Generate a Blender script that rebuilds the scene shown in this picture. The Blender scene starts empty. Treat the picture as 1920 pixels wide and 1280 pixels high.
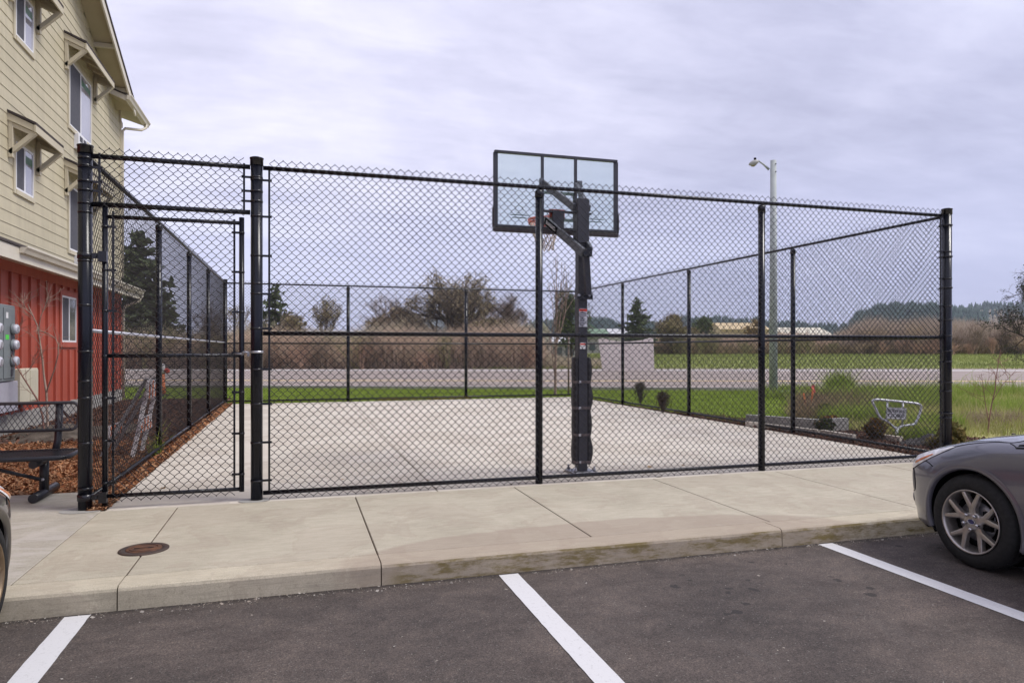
import bpy, math, random
import numpy as np
from mathutils import Vector, Matrix
R = math.radians
random.seed(7); rng = np.random.default_rng(11)
scene = bpy.context.scene
col = scene.collection

# ------------------------------------------------------------------ camera geometry (photo units: 1920 x 1280)
FPX, CX, HY, CAMH = 1325.0, 960.0, 654.0, 1.5
YAW = math.atan(402.0 / FPX); SN, CS = math.sin(YAW), math.cos(YAW)
def ray(px, py):
    u = (px - CX) / FPX
    return SN + u * CS, CS - u * SN, -(py - HY) / FPX
def G(px, py, z=0.0):            # point of the level z seen there
    r = ray(px, py); t = (z - CAMH) / r[2]
    return Vector((r[0] * t, r[1] * t, z))
def PY(px, py, Y):               # point of the plane Y
    r = ray(px, py); t = Y / r[1]
    return Vector((r[0] * t, Y, CAMH + r[2] * t))
def PX(px, py, X):
    r = ray(px, py); t = X / r[0]
    return Vector((X, r[1] * t, CAMH + r[2] * t))
def PD(px, py, d):               # point at depth d
    r = ray(px, py)
    return Vector((r[0] * d, r[1] * d, CAMH + r[2] * d))
def DR(d, r, z=0.0):             # depth / sideways -> world
    return Vector((d * SN + r * CS, d * CS - r * SN, z))

cam = bpy.data.cameras.new('camera'); camo = bpy.data.objects.new('camera', cam); col.objects.link(camo)
camo.location = (0, 0, CAMH)
camo.rotation_euler = (R(90), 0, -YAW)
cam.sensor_width = 36.0; cam.lens = 36.0 * FPX / 1920.0
cam.shift_y = 14.0 / 1920.0
cam.clip_start = 0.05; cam.clip_end = 6000
scene.camera = camo

# ------------------------------------------------------------------ object helpers
def tag(o, label=None, cat=None, group=None, kind=None):
    if label: o['label'] = label
    if cat: o['category'] = cat
    if group: o['group'] = group
    if kind: o['kind'] = kind
    return o
def worigin(o):
    v = Vector((0, 0, 0))
    while o is not None:
        v += o.location; o = o.parent
    return v
def empty(name, loc, label=None, cat=None, group=None):
    o = bpy.data.objects.new(name, None); col.objects.link(o); o.location = loc
    o.empty_display_size = 0.2
    return tag(o, label, cat, group)
def link_mesh(name, me, mat, parent=None, origin=None):
    for m in (mat if isinstance(mat, (list, tuple)) else [mat]): me.materials.append(m)
    o = bpy.data.objects.new(name, me); col.objects.link(o)
    if parent is not None: o.parent = parent
    if origin is not None and parent is None: o.location = origin
    return o
def np_mesh(name, V, F, mat, parent=None, smooth=False, origin=None):
    V = np.asarray(V, dtype=np.float64).reshape(-1, 3); F = np.asarray(F, dtype=np.int32)
    off = worigin(parent) if parent is not None else (Vector(origin) if origin is not None else Vector((0, 0, 0)))
    V = V - np.array(off)
    me = bpy.data.meshes.new(name)
    n, k = F.shape
    me.vertices.add(len(V)); me.vertices.foreach_set('co', V.astype(np.float32).ravel())
    me.loops.add(n * k); me.loops.foreach_set('vertex_index', F.ravel())
    me.polygons.add(n); me.polygons.foreach_set('loop_start', np.arange(0, n * k, k, dtype=np.int32))
    if smooth: me.polygons.foreach_set('use_smooth', np.ones(n, dtype=bool))
    me.update(calc_edges=True); me.validate()
    return link_mesh(name, me, mat, parent, origin)

class MB:
    def __init__(s): s.v = []; s.f = []; s.sm = []
    def add(s, vs, fs, smooth=False):
        b = len(s.v); s.v += [tuple(v) for v in vs]
        for f in fs: s.f.append([i + b for i in f]); s.sm.append(smooth)
        return s
    def box(s, c, size, rz=0.0, M=None):
        x, y, z = [q / 2 for q in size]
        vs = [Vector((a * x, b * y, d * z)) for d in (-1, 1) for b in (-1, 1) for a in (-1, 1)]
        if M is not None: vs = [M @ v for v in vs]
        if rz:
            m = Matrix.Rotation(rz, 3, 'Z'); vs = [m @ v for v in vs]
        c = Vector(c)
        return s.add([v + c for v in vs], [(0, 2, 3, 1), (4, 5, 7, 6), (0, 1, 5, 4), (2, 6, 7, 3), (0, 4, 6, 2), (1, 3, 7, 5)])
    def b2(s, x0, x1, y0, y1, z0, z1):
        return s.box(((x0 + x1) / 2, (y0 + y1) / 2, (z0 + z1) / 2), (abs(x1 - x0), abs(y1 - y0), abs(z1 - z0)))
    def bbox(s, x0, x1, y0, y1, z0, z1, b=0.01):      # box with chamfered edges
        x0, x1 = min(x0, x1), max(x0, x1); y0, y1 = min(y0, y1), max(y0, y1); z0, z1 = min(z0, z1), max(z0, z1)
        b = min(b, (x1 - x0) / 3, (y1 - y0) / 3, (z1 - z0) / 3)
        def ring(z, i): return [(x0 + i, y0 + b + (0 if i == 0 else 0), z)]
        def oct_(z, i):
            X0, X1, Y0, Y1 = x0 + i, x1 - i, y0 + i, y1 - i
            return [(X0 + b, Y0, z), (X1 - b, Y0, z), (X1, Y0 + b, z), (X1, Y1 - b, z), (X1 - b, Y1, z), (X0 + b, Y1, z), (X0, Y1 - b, z), (X0, Y0 + b, z)]
        rings = [oct_(z0, b), oct_(z0 + b, 0), oct_(z1 - b, 0), oct_(z1, b)]
        vs = [v for r in rings for v in r]; fs = [tuple(reversed(range(8))), tuple(range(24, 32))]
        for k in range(3):
            for i in range(8):
                j = (i + 1) % 8; fs.append((k * 8 + i, k * 8 + j, k * 8 + 8 + j, k * 8 + 8 + i))
        return s.add(vs, fs)
    def bar(s, a, b, w, h, up=(0, 0, 1)):             # rectangular bar
        a, b = Vector(a), Vector(b); d = (b - a).normalized(); u = Vector(up)
        n = d.cross(u)
        if n.length < 1e-5: n = d.cross(Vector((1, 0, 0)))
        n.normalize(); m = n.cross(d).normalized()
        vs = []
        for p in (a, b):
            for (i, j) in ((-1, -1), (1, -1), (1, 1), (-1, 1)): vs.append(p + n * (w / 2 * i) + m * (h / 2 * j))
        return s.add(vs, [(0, 1, 2, 3), (7, 6, 5, 4), (0, 4, 5, 1), (1, 5, 6, 2), (2, 6, 7, 3), (3, 7, 4, 0)])
    def tube(s, pts, r, n=10, cap=True, smooth=True, closed=False):
        pts = [Vector(p) for p in pts]; m = len(pts)
        rs = r if isinstance(r, (list, tuple)) else [r] * m
        vs = []; prev = None
        for i, p in enumerate(pts):
            if closed: t = pts[(i + 1) % m] - pts[i - 1]
            else: t = pts[min(i + 1, m - 1)] - pts[max(i - 1, 0)]
            t.normalize()
            if prev is None:
                u = Vector((0, 0, 1)) if abs(t.z) < 0.9 else Vector((1, 0, 0))
                a = t.cross(u).normalized()
            else:
                a = prev - t * prev.dot(t)
                a = a.normalized() if a.length > 1e-6 else t.orthogonal().normalized()
            prev = a; b = t.cross(a)
            for k in range(n):
                th = 2 * math.pi * k / n
                vs.append(p + (a * math.cos(th) + b * math.sin(th)) * rs[i])
        fs = []
        for i in range(m if closed else m - 1):
            i2 = (i + 1) % m
            for k in range(n):
                j = (k + 1) % n; fs.append((i * n + k, i * n + j, i2 * n + j, i2 * n + k))
        s.add(vs, fs, smooth)
        if cap and not closed:
            b0 = len(s.v) - m * n
            s.f.append([b0 + k for k in reversed(range(n))]); s.sm.append(False)
            s.f.append([b0 + (m - 1) * n + k for k in range(n)]); s.sm.append(False)
        return s
    def lathe(s, prof, c, axis='Z', n=24, smooth=True, cap=True):   # prof: (radius, height)
        c = Vector(c); vs = []
        for (r, h) in prof:
            for k in range(n):
                th = 2 * math.pi * k / n; a, b = r * math.cos(th), r * math.sin(th)
                vs.append(c + (Vector((a, b, h)) if axis == 'Z' else Vector((h, a, b)) if axis == 'X' else Vector((b, h, a))))
        fs = []
        for i in range(len(prof) - 1):
            for k in range(n):
                j = (k + 1) % n; fs.append((i * n + k, i * n + j, (i + 1) * n + j, (i + 1) * n + k))
        s.add(vs, fs, smooth)
        if not cap: return s
        b0 = len(s.v) - len(prof) * n
        if prof[0][0] > 1e-4: s.f.append([b0 + k for k in reversed(range(n))]); s.sm.append(False)
        if prof[-1][0] > 1e-4: s.f.append([b0 + (len(prof) - 1) * n + k for k in range(n)]); s.sm.append(False)
        return s
    def prism(s, poly, vec):                           # closed polygon of 3d points swept along vec
        vec = Vector(vec); n = len(poly); P = [Vector(p) for p in poly]
        fs = [tuple(reversed(range(n))), tuple(range(n, 2 * n))]
        for i in range(n):
            j = (i + 1) % n; fs.append((i, j, n + j, n + i))
        return s.add(P + [p + vec for p in P], fs)
    def build(s, name, mat, parent=None, smooth=None, origin=None):
        me = bpy.data.meshes.new(name)
        off = worigin(parent) if parent is not None else (Vector(origin) if origin is not None else Vector((0, 0, 0)))
        me.from_pydata([Vector(v) - off for v in s.v], [], s.f)
        me.polygons.foreach_set('use_smooth', [bool(x) if smooth is None else smooth for x in s.sm])
        me.validate(); me.update()
        return link_mesh(name, me, mat, parent, origin)
def copy_tree(o, parent=None):
    c = o.copy(); col.objects.link(c)
    if parent is not None: c.parent = parent
    for ch in list(o.children): copy_tree(ch, c)
    return c

# ------------------------------------------------------------------ materials
def new_mat(name):
    m = bpy.data.materials.new(name); m.use_nodes = True
    return m, m.node_tree, m.node_tree.nodes['Principled BSDF']
def nd(nt, t, **kw):
    n = nt.nodes.new(t)
    for k, v in kw.items(): setattr(n, k, v)
    return n
def rgba(c): return (c[0], c[1], c[2], 1.0)
def noise(nt, vec, scale, detail=4, rough=0.55, dist=0.0):
    n = nd(nt, 'ShaderNodeTexNoise'); n.inputs['Scale'].default_value = scale
    n.inputs['Detail'].default_value = detail; n.inputs['Roughness'].default_value = rough; n.inputs['Distortion'].default_value = dist
    nt.links.new(vec, n.inputs['Vector'])
    return n.outputs['Fac']
def ramp(nt, fac, stops):
    r = nd(nt, 'ShaderNodeValToRGB'); e = r.color_ramp.elements
    while len(e) < len(stops): e.new(0.5)
    for i, (p, c) in enumerate(stops):
        e[i].position = p; e[i].color = rgba(c) if not isinstance(c, float) else (c, c, c, 1)
    nt.links.new(fac, r.inputs['Fac'])
    return r.outputs['Color']
def mixc(nt, fac, a, b, mode='MIX'):
    m = nd(nt, 'ShaderNodeMix', data_type='RGBA', blend_type=mode)
    if isinstance(fac, float): m.inputs[0].default_value = fac
    else: nt.links.new(fac, m.inputs[0])
    for s, v in ((m.inputs[6], a), (m.inputs[7], b)):
        if isinstance(v, tuple): s.default_value = rgba(v)
        else: nt.links.new(v, s)
    return m.outputs[2]
def mth(nt, op, a, b=None, clamp=False):
    m = nd(nt, 'ShaderNodeMath', operation=op); m.use_clamp = clamp
    for s, v in ((m.inputs[0], a), (m.inputs[1], b)):
        if v is None: continue
        if isinstance(v, (int, float)): s.default_value = v
        else: nt.links.new(v, s)
    return m.outputs[0]
def sstep(nt, x, lo, hi):
    m = nd(nt, 'ShaderNodeMapRange', interpolation_type='SMOOTHSTEP')
    nt.links.new(x, m.inputs[0]); m.inputs[1].default_value = lo; m.inputs[2].default_value = hi
    return m.outputs[0]
def pos(nt): return nd(nt, 'ShaderNodeNewGeometry').outputs['Position']
def objc(nt): return nd(nt, 'ShaderNodeTexCoord').outputs['Object']
def scaled(nt, vec, sc):
    m = nd(nt, 'ShaderNodeMapping'); m.inputs['Scale'].default_value = sc; nt.links.new(vec, m.inputs['Vector'])
    return m.outputs[0]
def bump(nt, b, h, strength, dist=0.01):
    n = nd(nt, 'ShaderNodeBump'); n.inputs['Strength'].default_value = strength; n.inputs['Distance'].default_value = dist
    nt.links.new(h, n.inputs['Height']); nt.links.new(n.outputs[0], b.inputs['Normal'])
def simple(name, c1, c2=None, scale=6.0, rough=0.6, metal=0.0, bmp=0.0, bscale=None, spec=0.5, lo=0.35, hi=0.65, detail=4, sc=None, coat=0.0, streak=0.0):
    m, nt, b = new_mat(name)
    b.inputs['Roughness'].default_value = rough; b.inputs['Metallic'].default_value = metal
    b.inputs['Specular IOR Level'].default_value = spec; b.inputs['Coat Weight'].default_value = coat
    b.inputs['Coat Roughness'].default_value = 0.05
    v = pos(nt)
    if sc: v = scaled(nt, v, sc)
    if c2 is None: c2 = tuple(x * 0.85 for x in c1)
    f = noise(nt, v, scale, detail)
    cc_ = ramp(nt, f, [(lo, c2), (hi, c1)])
    if streak:
        cc_ = mixc(nt, 1.0, cc_, ramp(nt, noise(nt, scaled(nt, pos(nt), (4, 4, .35)), 1.6, 5, .65), [(.3, (1 - streak,) * 3), (.65, (1 + streak * .4,) * 3)]), 'MULTIPLY')
    nt.links.new(cc_, b.inputs['Base Color'])
    if bmp: bump(nt, b, noise(nt, v, bscale or scale * 6, 3), bmp)
    return m

M = {}
M['vinyl'] = simple('black_vinyl', (0.010, 0.010, 0.014), (0.006, 0.006, 0.009), 5, 0.26, spec=0.5, bmp=0.08, bscale=60)
M['vinyl_post'] = simple('black_vinyl_post', (0.009, 0.010, 0.017), (0.005, 0.006, 0.010), 2.0, 0.24, spec=0.32, sc=(6, 6, 0.7), bmp=0.05, bscale=30)
M['wire'] = simple('vinyl_wire', (0.017, 0.015, 0.018), (0.011, 0.010, 0.012), 8, 0.45, spec=0.5)
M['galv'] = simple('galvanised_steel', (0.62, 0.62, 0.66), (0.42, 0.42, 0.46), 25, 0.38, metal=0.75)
M['steel'] = simple('dull_steel', (0.35, 0.35, 0.38), (0.22, 0.22, 0.24), 30, 0.45, metal=0.8)
M['rubber'] = simple('tyre_rubber', (0.022, 0.022, 0.022), (0.014, 0.014, 0.014), 40, 0.75, spec=0.3, bmp=0.1, bscale=150)
M['hole'] = simple('dark_cavity', (0.006, 0.006, 0.006), (0.004, 0.004, 0.004), 4, 0.9, spec=0.1)
M['white_paint'] = simple('white_painted', (0.80, 0.80, 0.80), (0.72, 0.72, 0.73), 8, 0.5)

def ground_mats():
    # asphalt: fine aggregate, patchy tone, drips
    m, nt, b = new_mat('asphalt'); p = pos(nt)
    base = ramp(nt, noise(nt, p, 0.9, 5, 0.6), [(0.3, (0.058, 0.049, 0.045)), (0.7, (0.112, 0.091, 0.080))])
    base = mixc(nt, 1.0, base, ramp(nt, noise(nt, scaled(nt, p, (1, 1.6, 1)), 3.5, 7, 0.72, 0.5), [(0.34, (0.74, 0.73, 0.73)), (0.5, (1.0, 1.0, 1.0)), (0.64, (1.25, 1.23, 1.20))]), 'MULTIPLY')
    fine = ramp(nt, noise(nt, p, 130, 3, 0.7), [(0.32, (0.35, 0.35, 0.35)), (0.52, (1.0, 1.0, 1.0)), (0.72, (1.9, 1.8, 1.7))])
    c = mixc(nt, 1.0, base, fine, 'MULTIPLY')
    v = nd(nt, 'ShaderNodeTexVoronoi'); v.inputs['Scale'].default_value = 95; nt.links.new(p, v.inputs['Vector'])
    vc = nd(nt, 'ShaderNodeSeparateColor'); nt.links.new(v.outputs['Color'], vc.inputs[0])
    chip = mth(nt, 'MULTIPLY', sstep(nt, vc.outputs[0], 0.93, 0.97), sstep(nt, v.outputs['Distance'], 0.5, 0.25))
    c = mixc(nt, mth(nt, 'MULTIPLY', chip, 0.8), c, (0.20, 0.185, 0.17))
    # oily drips
    v2 = nd(nt, 'ShaderNodeTexVoronoi'); v2.inputs['Scale'].default_value = 9.0; v2.inputs['Randomness'].default_value = 1.0
    dm = nd(nt, 'ShaderNodeVectorMath', operation='ADD'); nt.links.new(p, dm.inputs[0])
    nz = nd(nt, 'ShaderNodeTexNoise'); nz.inputs['Scale'].default_value = 14; nt.links.new(p, nz.inputs['Vector'])
    sc = nd(nt, 'ShaderNodeVectorMath', operation='SCALE'); nt.links.new(nz.outputs['Color'], sc.inputs[0]); sc.inputs['Scale'].default_value = 0.1
    nt.links.new(sc.outputs[0], dm.inputs[1]); nt.links.new(dm.outputs[0], v2.inputs['Vector'])
    cc = nd(nt, 'ShaderNodeSeparateColor'); nt.links.new(v2.outputs['Color'], cc.inputs[0])
    rad = mth(nt, 'MULTIPLY', cc.outputs[1], 0.40)
    spot = mth(nt, 'LESS_THAN', mth(nt, 'SUBTRACT', v2.outputs['Distance'], rad), 0.0)
    def near(x, y, r):
        d = nd(nt, 'ShaderNodeVectorMath', operation='DISTANCE'); nt.links.new(p, d.inputs[0]); d.inputs[1].default_value = (x, y, -0.15)
        return sstep(nt, d.outputs['Value'], r, r * 0.75)
    msk = mth(nt, 'MAXIMUM', near(2.8, 4.15, 0.52), near(4.95, 4.83, 0.42))
    msk = mth(nt, 'MAXIMUM', msk, mth(nt, 'MULTIPLY', near(3.3, 4.2, 0.75), sstep(nt, cc.outputs[2], 0.6, 0.62)))
    spot = mth(nt, 'MULTIPLY', mth(nt, 'MULTIPLY', spot, msk), 0.75)
    c = mixc(nt, spot, c, (0.022, 0.020, 0.020))
    # pale scuffs and rusty dust
    sm = sstep(nt, noise(nt, scaled(nt, p, (1.0, 0.35, 1)), 1.1, 4, 0.7, 0.6), 0.56, 0.76)
    c = mixc(nt, mth(nt, 'MULTIPLY', sm, 0.35), c, (0.125, 0.115, 0.108))
    sm2 = sstep(nt, noise(nt, p, 0.55, 3, 0.6), 0.6, 0.8)
    c = mixc(nt, mth(nt, 'MULTIPLY', sm2, 0.3), c, (0.11, 0.080, 0.062))
    # tar and washed grit gathered along the kerb foot
    sp_ = nd(nt, 'ShaderNodeSeparateXYZ'); nt.links.new(p, sp_.inputs[0])
    edge = mth(nt, 'ADD', sp_.outputs[1], mth(nt, 'MULTIPLY', noise(nt, p, 9, 5, 0.8), 0.16))
    c = mixc(nt, mth(nt, 'MULTIPLY', sstep(nt, edge, 4.99, 5.05), 0.75), c, (0.030, 0.025, 0.023))
    tr_ = sstep(nt, noise(nt, scaled(nt, p, (5.0, 0.25, 1)), 1.0, 3, 0.6), 0.60, 0.70)
    c = mixc(nt, mth(nt, 'MULTIPLY', tr_, 0.22), c, (0.045, 0.041, 0.040))
    nt.links.new(c, b.inputs['Base Color']); b.inputs['Roughness'].default_value = 0.85; b.inputs['Specular IOR Level'].default_value = 0.35
    bump(nt, b, noise(nt, p, 160, 3, 0.7), 0.5, 0.004)
    M['asphalt'] = m
    # concrete pavement
    def conc(name, a, bb, stain=False, kerb=False, pad=False, court=False):
        m, nt, b = new_mat(name); p = pos(nt)
        c = ramp(nt, noise(nt, p, 1.3, 8, 0.68, 0.4), [(0.32, bb), (0.66, a)])
        c = mixc(nt, 1.0, c, ramp(nt, noise(nt, scaled(nt, p, (1.2, 5, 1.2)), 4.0, 6, 0.75), [(0.3, (0.86, 0.86, 0.86)), (0.6, (1.06, 1.06, 1.06))]), 'MULTIPLY')
        br = noise(nt, scaled(nt, p, (9, 150, 9)), 1.0, 3, 0.6)
        c = mixc(nt, 1.0, c, ramp(nt, br, [(0.3, (0.93, 0.93, 0.92)), (0.7, (1.05, 1.05, 1.05))]), 'MULTIPLY')
        fn = noise(nt, p, 120, 2, 0.7)
        c = mixc(nt, 1.0, c, ramp(nt, fn, [(0.3, (0.93, 0.93, 0.93)), (0.65, (1.03, 1.03, 1.03))] if court else [(0.3, (0.80, 0.80, 0.80)), (0.65, (1.08, 1.08, 1.08))]), 'MULTIPLY')
        sp = sstep(nt, noise(nt, scaled(nt, p, (3, 12, 3)), 1.5, 5, 0.75), 0.60, 0.72)
        c = mixc(nt, mth(nt, 'MULTIPLY', sp, 0.35), c, tuple(x * 0.72 for x in bb))
        if court or stain:        # old tide marks of dried puddles
            w1 = noise(nt, p, 0.75 if court else 1.4, 5, 0.6, 0.8); ring_ = mth(nt, 'MULTIPLY', sstep(nt, w1, 0.50, 0.515), sstep(nt, w1, 0.60, 0.52))
            c = mixc(nt, mth(nt, 'MULTIPLY', ring_, 0.30), c, (0.33, 0.27, 0.21)); c = mixc(nt, mth(nt, 'MULTIPLY', sstep(nt, w1, 0.51, 0.60), 0.28), c, (0.40, 0.345, 0.275))
        if stain:
            d = nd(nt, 'ShaderNodeVectorMath', operation='DISTANCE')
            q = nd(nt, 'ShaderNodeVectorMath', operation='MULTIPLY_ADD'); nt.links.new(p, q.inputs[0]); q.inputs[1].default_value = (0.32, 1.0, 0); q.inputs[2].default_value = (-0.32 * 2.45, -5.0, 0)
            nz = nd(nt, 'ShaderNodeTexNoise'); nz.inputs['Scale'].default_value = 3; nt.links.new(p, nz.inputs['Vector'])
            q2 = nd(nt, 'ShaderNodeVectorMath', operation='MULTIPLY_ADD'); nt.links.new(nz.outputs['Color'], q2.inputs[0]); q2.inputs[1].default_value = (0.10, 0.10, 0); nt.links.new(q.outputs[0], q2.inputs[2])
            nt.links.new(q2.outputs[0], d.inputs[0]); d.inputs[1].default_value = (0.05, 0.05, 0)
            f = sstep(nt, d.outputs['Value'], 0.72, 0.66)
            c = mixc(nt, mth(nt, 'MULTIPLY', f, 0.55), c, (0.30, 0.235, 0.185))
        if kerb:
            sx = nd(nt, 'ShaderNodeSeparateXYZ'); nt.links.new(p, sx.inputs[0])
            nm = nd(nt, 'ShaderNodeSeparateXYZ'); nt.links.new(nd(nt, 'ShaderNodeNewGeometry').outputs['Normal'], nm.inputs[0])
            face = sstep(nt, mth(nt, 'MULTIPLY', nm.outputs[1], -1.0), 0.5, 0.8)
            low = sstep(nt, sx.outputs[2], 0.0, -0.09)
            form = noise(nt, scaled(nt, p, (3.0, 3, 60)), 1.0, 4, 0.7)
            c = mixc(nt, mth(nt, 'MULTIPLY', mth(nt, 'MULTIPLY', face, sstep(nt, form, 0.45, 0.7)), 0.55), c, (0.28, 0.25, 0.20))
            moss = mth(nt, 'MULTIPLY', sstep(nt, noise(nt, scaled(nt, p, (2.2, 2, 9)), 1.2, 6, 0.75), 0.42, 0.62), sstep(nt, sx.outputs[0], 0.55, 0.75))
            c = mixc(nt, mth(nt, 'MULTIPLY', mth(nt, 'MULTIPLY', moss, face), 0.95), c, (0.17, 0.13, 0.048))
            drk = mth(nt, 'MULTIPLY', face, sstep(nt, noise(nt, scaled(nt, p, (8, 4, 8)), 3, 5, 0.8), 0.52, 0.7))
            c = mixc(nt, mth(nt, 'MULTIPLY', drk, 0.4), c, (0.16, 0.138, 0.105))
        if pad:
            f = sstep(nt, noise(nt, scaled(nt, p, (1, 2.2, 1)), 1.6, 5, 0.65, 1.2), 0.48, 0.62)
            c = mixc(nt, mth(nt, 'MULTIPLY', f, 0.6), c, (0.50, 0.46, 0.42))
        nt.links.new(c, b.inputs['Base Color']); b.inputs['Roughness'].default_value = 0.85; b.inputs['Specular IOR Level'].default_value = 0.3
        bump(nt, b, br, 0.12, 0.003)
        M[name] = m
    conc('concrete_walk', (0.495, 0.45, 0.355), (0.395, 0.355, 0.275), stain=True)
    conc('concrete_pad', (0.45, 0.415, 0.35), (0.36, 0.33, 0.275), pad=True)
    conc('concrete_kerb', (0.54, 0.485, 0.375), (0.45, 0.40, 0.305), kerb=True, stain=True)
    conc('concrete_court', (0.61, 0.56, 0.485), (0.55, 0.50, 0.43), court=True)
    conc('concrete_grey', (0.40, 0.39, 0.37), (0.28, 0.27, 0.25))
    # worn road paint
    m, nt, b = new_mat('line_paint'); p = pos(nt)
    f = sstep(nt, noise(nt, p, 34, 7, 0.9), 0.55, 0.64)
    c = mixc(nt, mth(nt, 'MULTIPLY', f, 0.6), (0.62, 0.615, 0.62), (0.26, 0.25, 0.24))
    f2 = sstep(nt, noise(nt, p, 5, 5, 0.8), 0.58, 0.78)
    c = mixc(nt, mth(nt, 'MULTIPLY', f2, 0.55), c, (0.42, 0.40, 0.38))
    nt.links.new(c, b.inputs['Base Color']); b.inputs['Roughness'].default_value = 0.7
    bump(nt, b, noise(nt, p, 160, 3, 0.7), 0.4, 0.003)
    M['line_paint'] = m
ground_mats()
M['road'] = simple('road_asphalt', (0.335, 0.28, 0.25), (0.275, 0.232, 0.21), 0.5, 0.9, spec=0.2, bmp=0.15, bscale=80)
M['road_white'] = simple('road_white', (0.75, 0.74, 0.72), (0.6, 0.59, 0.57), 4, 0.8)
M['road_yellow'] = simple('road_yellow', (0.72, 0.52, 0.22), (0.6, 0.44, 0.2), 4, 0.8)
M['soil'] = simple('soil', (0.13, 0.10, 0.075), (0.075, 0.058, 0.045), 3, 0.95, spec=0.1, bmp=0.6, bscale=30)
M['mulch'] = simple('bark_mulch', (0.30, 0.125, 0.055), (0.10, 0.045, 0.025), 30, 0.95, spec=0.1, bmp=1.0, bscale=60)
M['lawn'] = simple('lawn_turf', (0.26, 0.325, 0.065), (0.18, 0.25, 0.042), 2.2, 0.95, spec=0.1, bmp=0.4, bscale=60)
M['field'] = simple('field_grass', (0.31, 0.325, 0.115), (0.23, 0.27, 0.08), 0.35, 0.95, spec=0.1, bmp=0.4, bscale=10, detail=6)
M['rough'] = simple('rough_turf', (0.36, 0.34, 0.14), (0.24, 0.27, 0.075), 0.8, 0.95, spec=0.1, bmp=0.6, bscale=20, detail=6)
def chips_mat(name, cols, bias=0.5, tr=0.0, scale=1.3):
    # each loose piece its own tone
    m, nt, b = new_mat(name); g = nd(nt, 'ShaderNodeNewGeometry')
    st = [(i / max(1, len(cols) - 1), c) for i, c in enumerate(cols)]
    c = ramp(nt, g.outputs['Random Per Island'], st)
    f = noise(nt, g.outputs['Position'], scale, 4)
    c = mixc(nt, 1.0, c, ramp(nt, f, [(0.3, (0.7, 0.7, 0.7)), (0.7, (1.25, 1.25, 1.25))]), 'MULTIPLY')
    nt.links.new(c, b.inputs['Base Color']); b.inputs['Roughness'].default_value = 0.9; b.inputs['Specular IOR Level'].default_value = 0.15
    if tr:
        b.inputs['Subsurface Weight'].default_value = 0.0
        t = nd(nt, 'ShaderNodeBsdfTranslucent'); nt.links.new(c, t.inputs[0]); mx = nd(nt, 'ShaderNodeMixShader'); mx.inputs[0].default_value = tr
        nt.links.new(b.outputs[0], mx.inputs[1]); nt.links.new(t.outputs[0], mx.inputs[2])
        nt.links.new(mx.outputs[0], nt.nodes['Material Output'].inputs[0])
    return m
M['chips'] = chips_mat('bark_chips', [(0.42, 0.21, 0.10), (0.30, 0.115, 0.05), (0.12, 0.05, 0.028), (0.50, 0.30, 0.17), (0.22, 0.085, 0.04)])
M['chips_dark'] = chips_mat('dark_bark_chips', [(0.20, 0.11, 0.075), (0.12, 0.06, 0.045), (0.06, 0.035, 0.028), (0.24, 0.15, 0.11)])
M['blades'] = chips_mat('grass_blades', [(0.30, 0.385, 0.07), (0.23, 0.32, 0.05), (0.35, 0.43, 0.09), (0.26, 0.35, 0.06)], tr=0.35)
M['blades_rough'] = chips_mat('rough_grass_blades', [(0.39, 0.385, 0.13), (0.31, 0.345, 0.09), (0.50, 0.44, 0.23), (0.35, 0.365, 0.11), (0.52, 0.46, 0.27)], tr=0.35, scale=0.7)
M['blades_tuft'] = chips_mat('lush_grass_blades', [(0.30, 0.37, 0.085), (0.23, 0.315, 0.06), (0.37, 0.42, 0.115)], tr=0.35)
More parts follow.
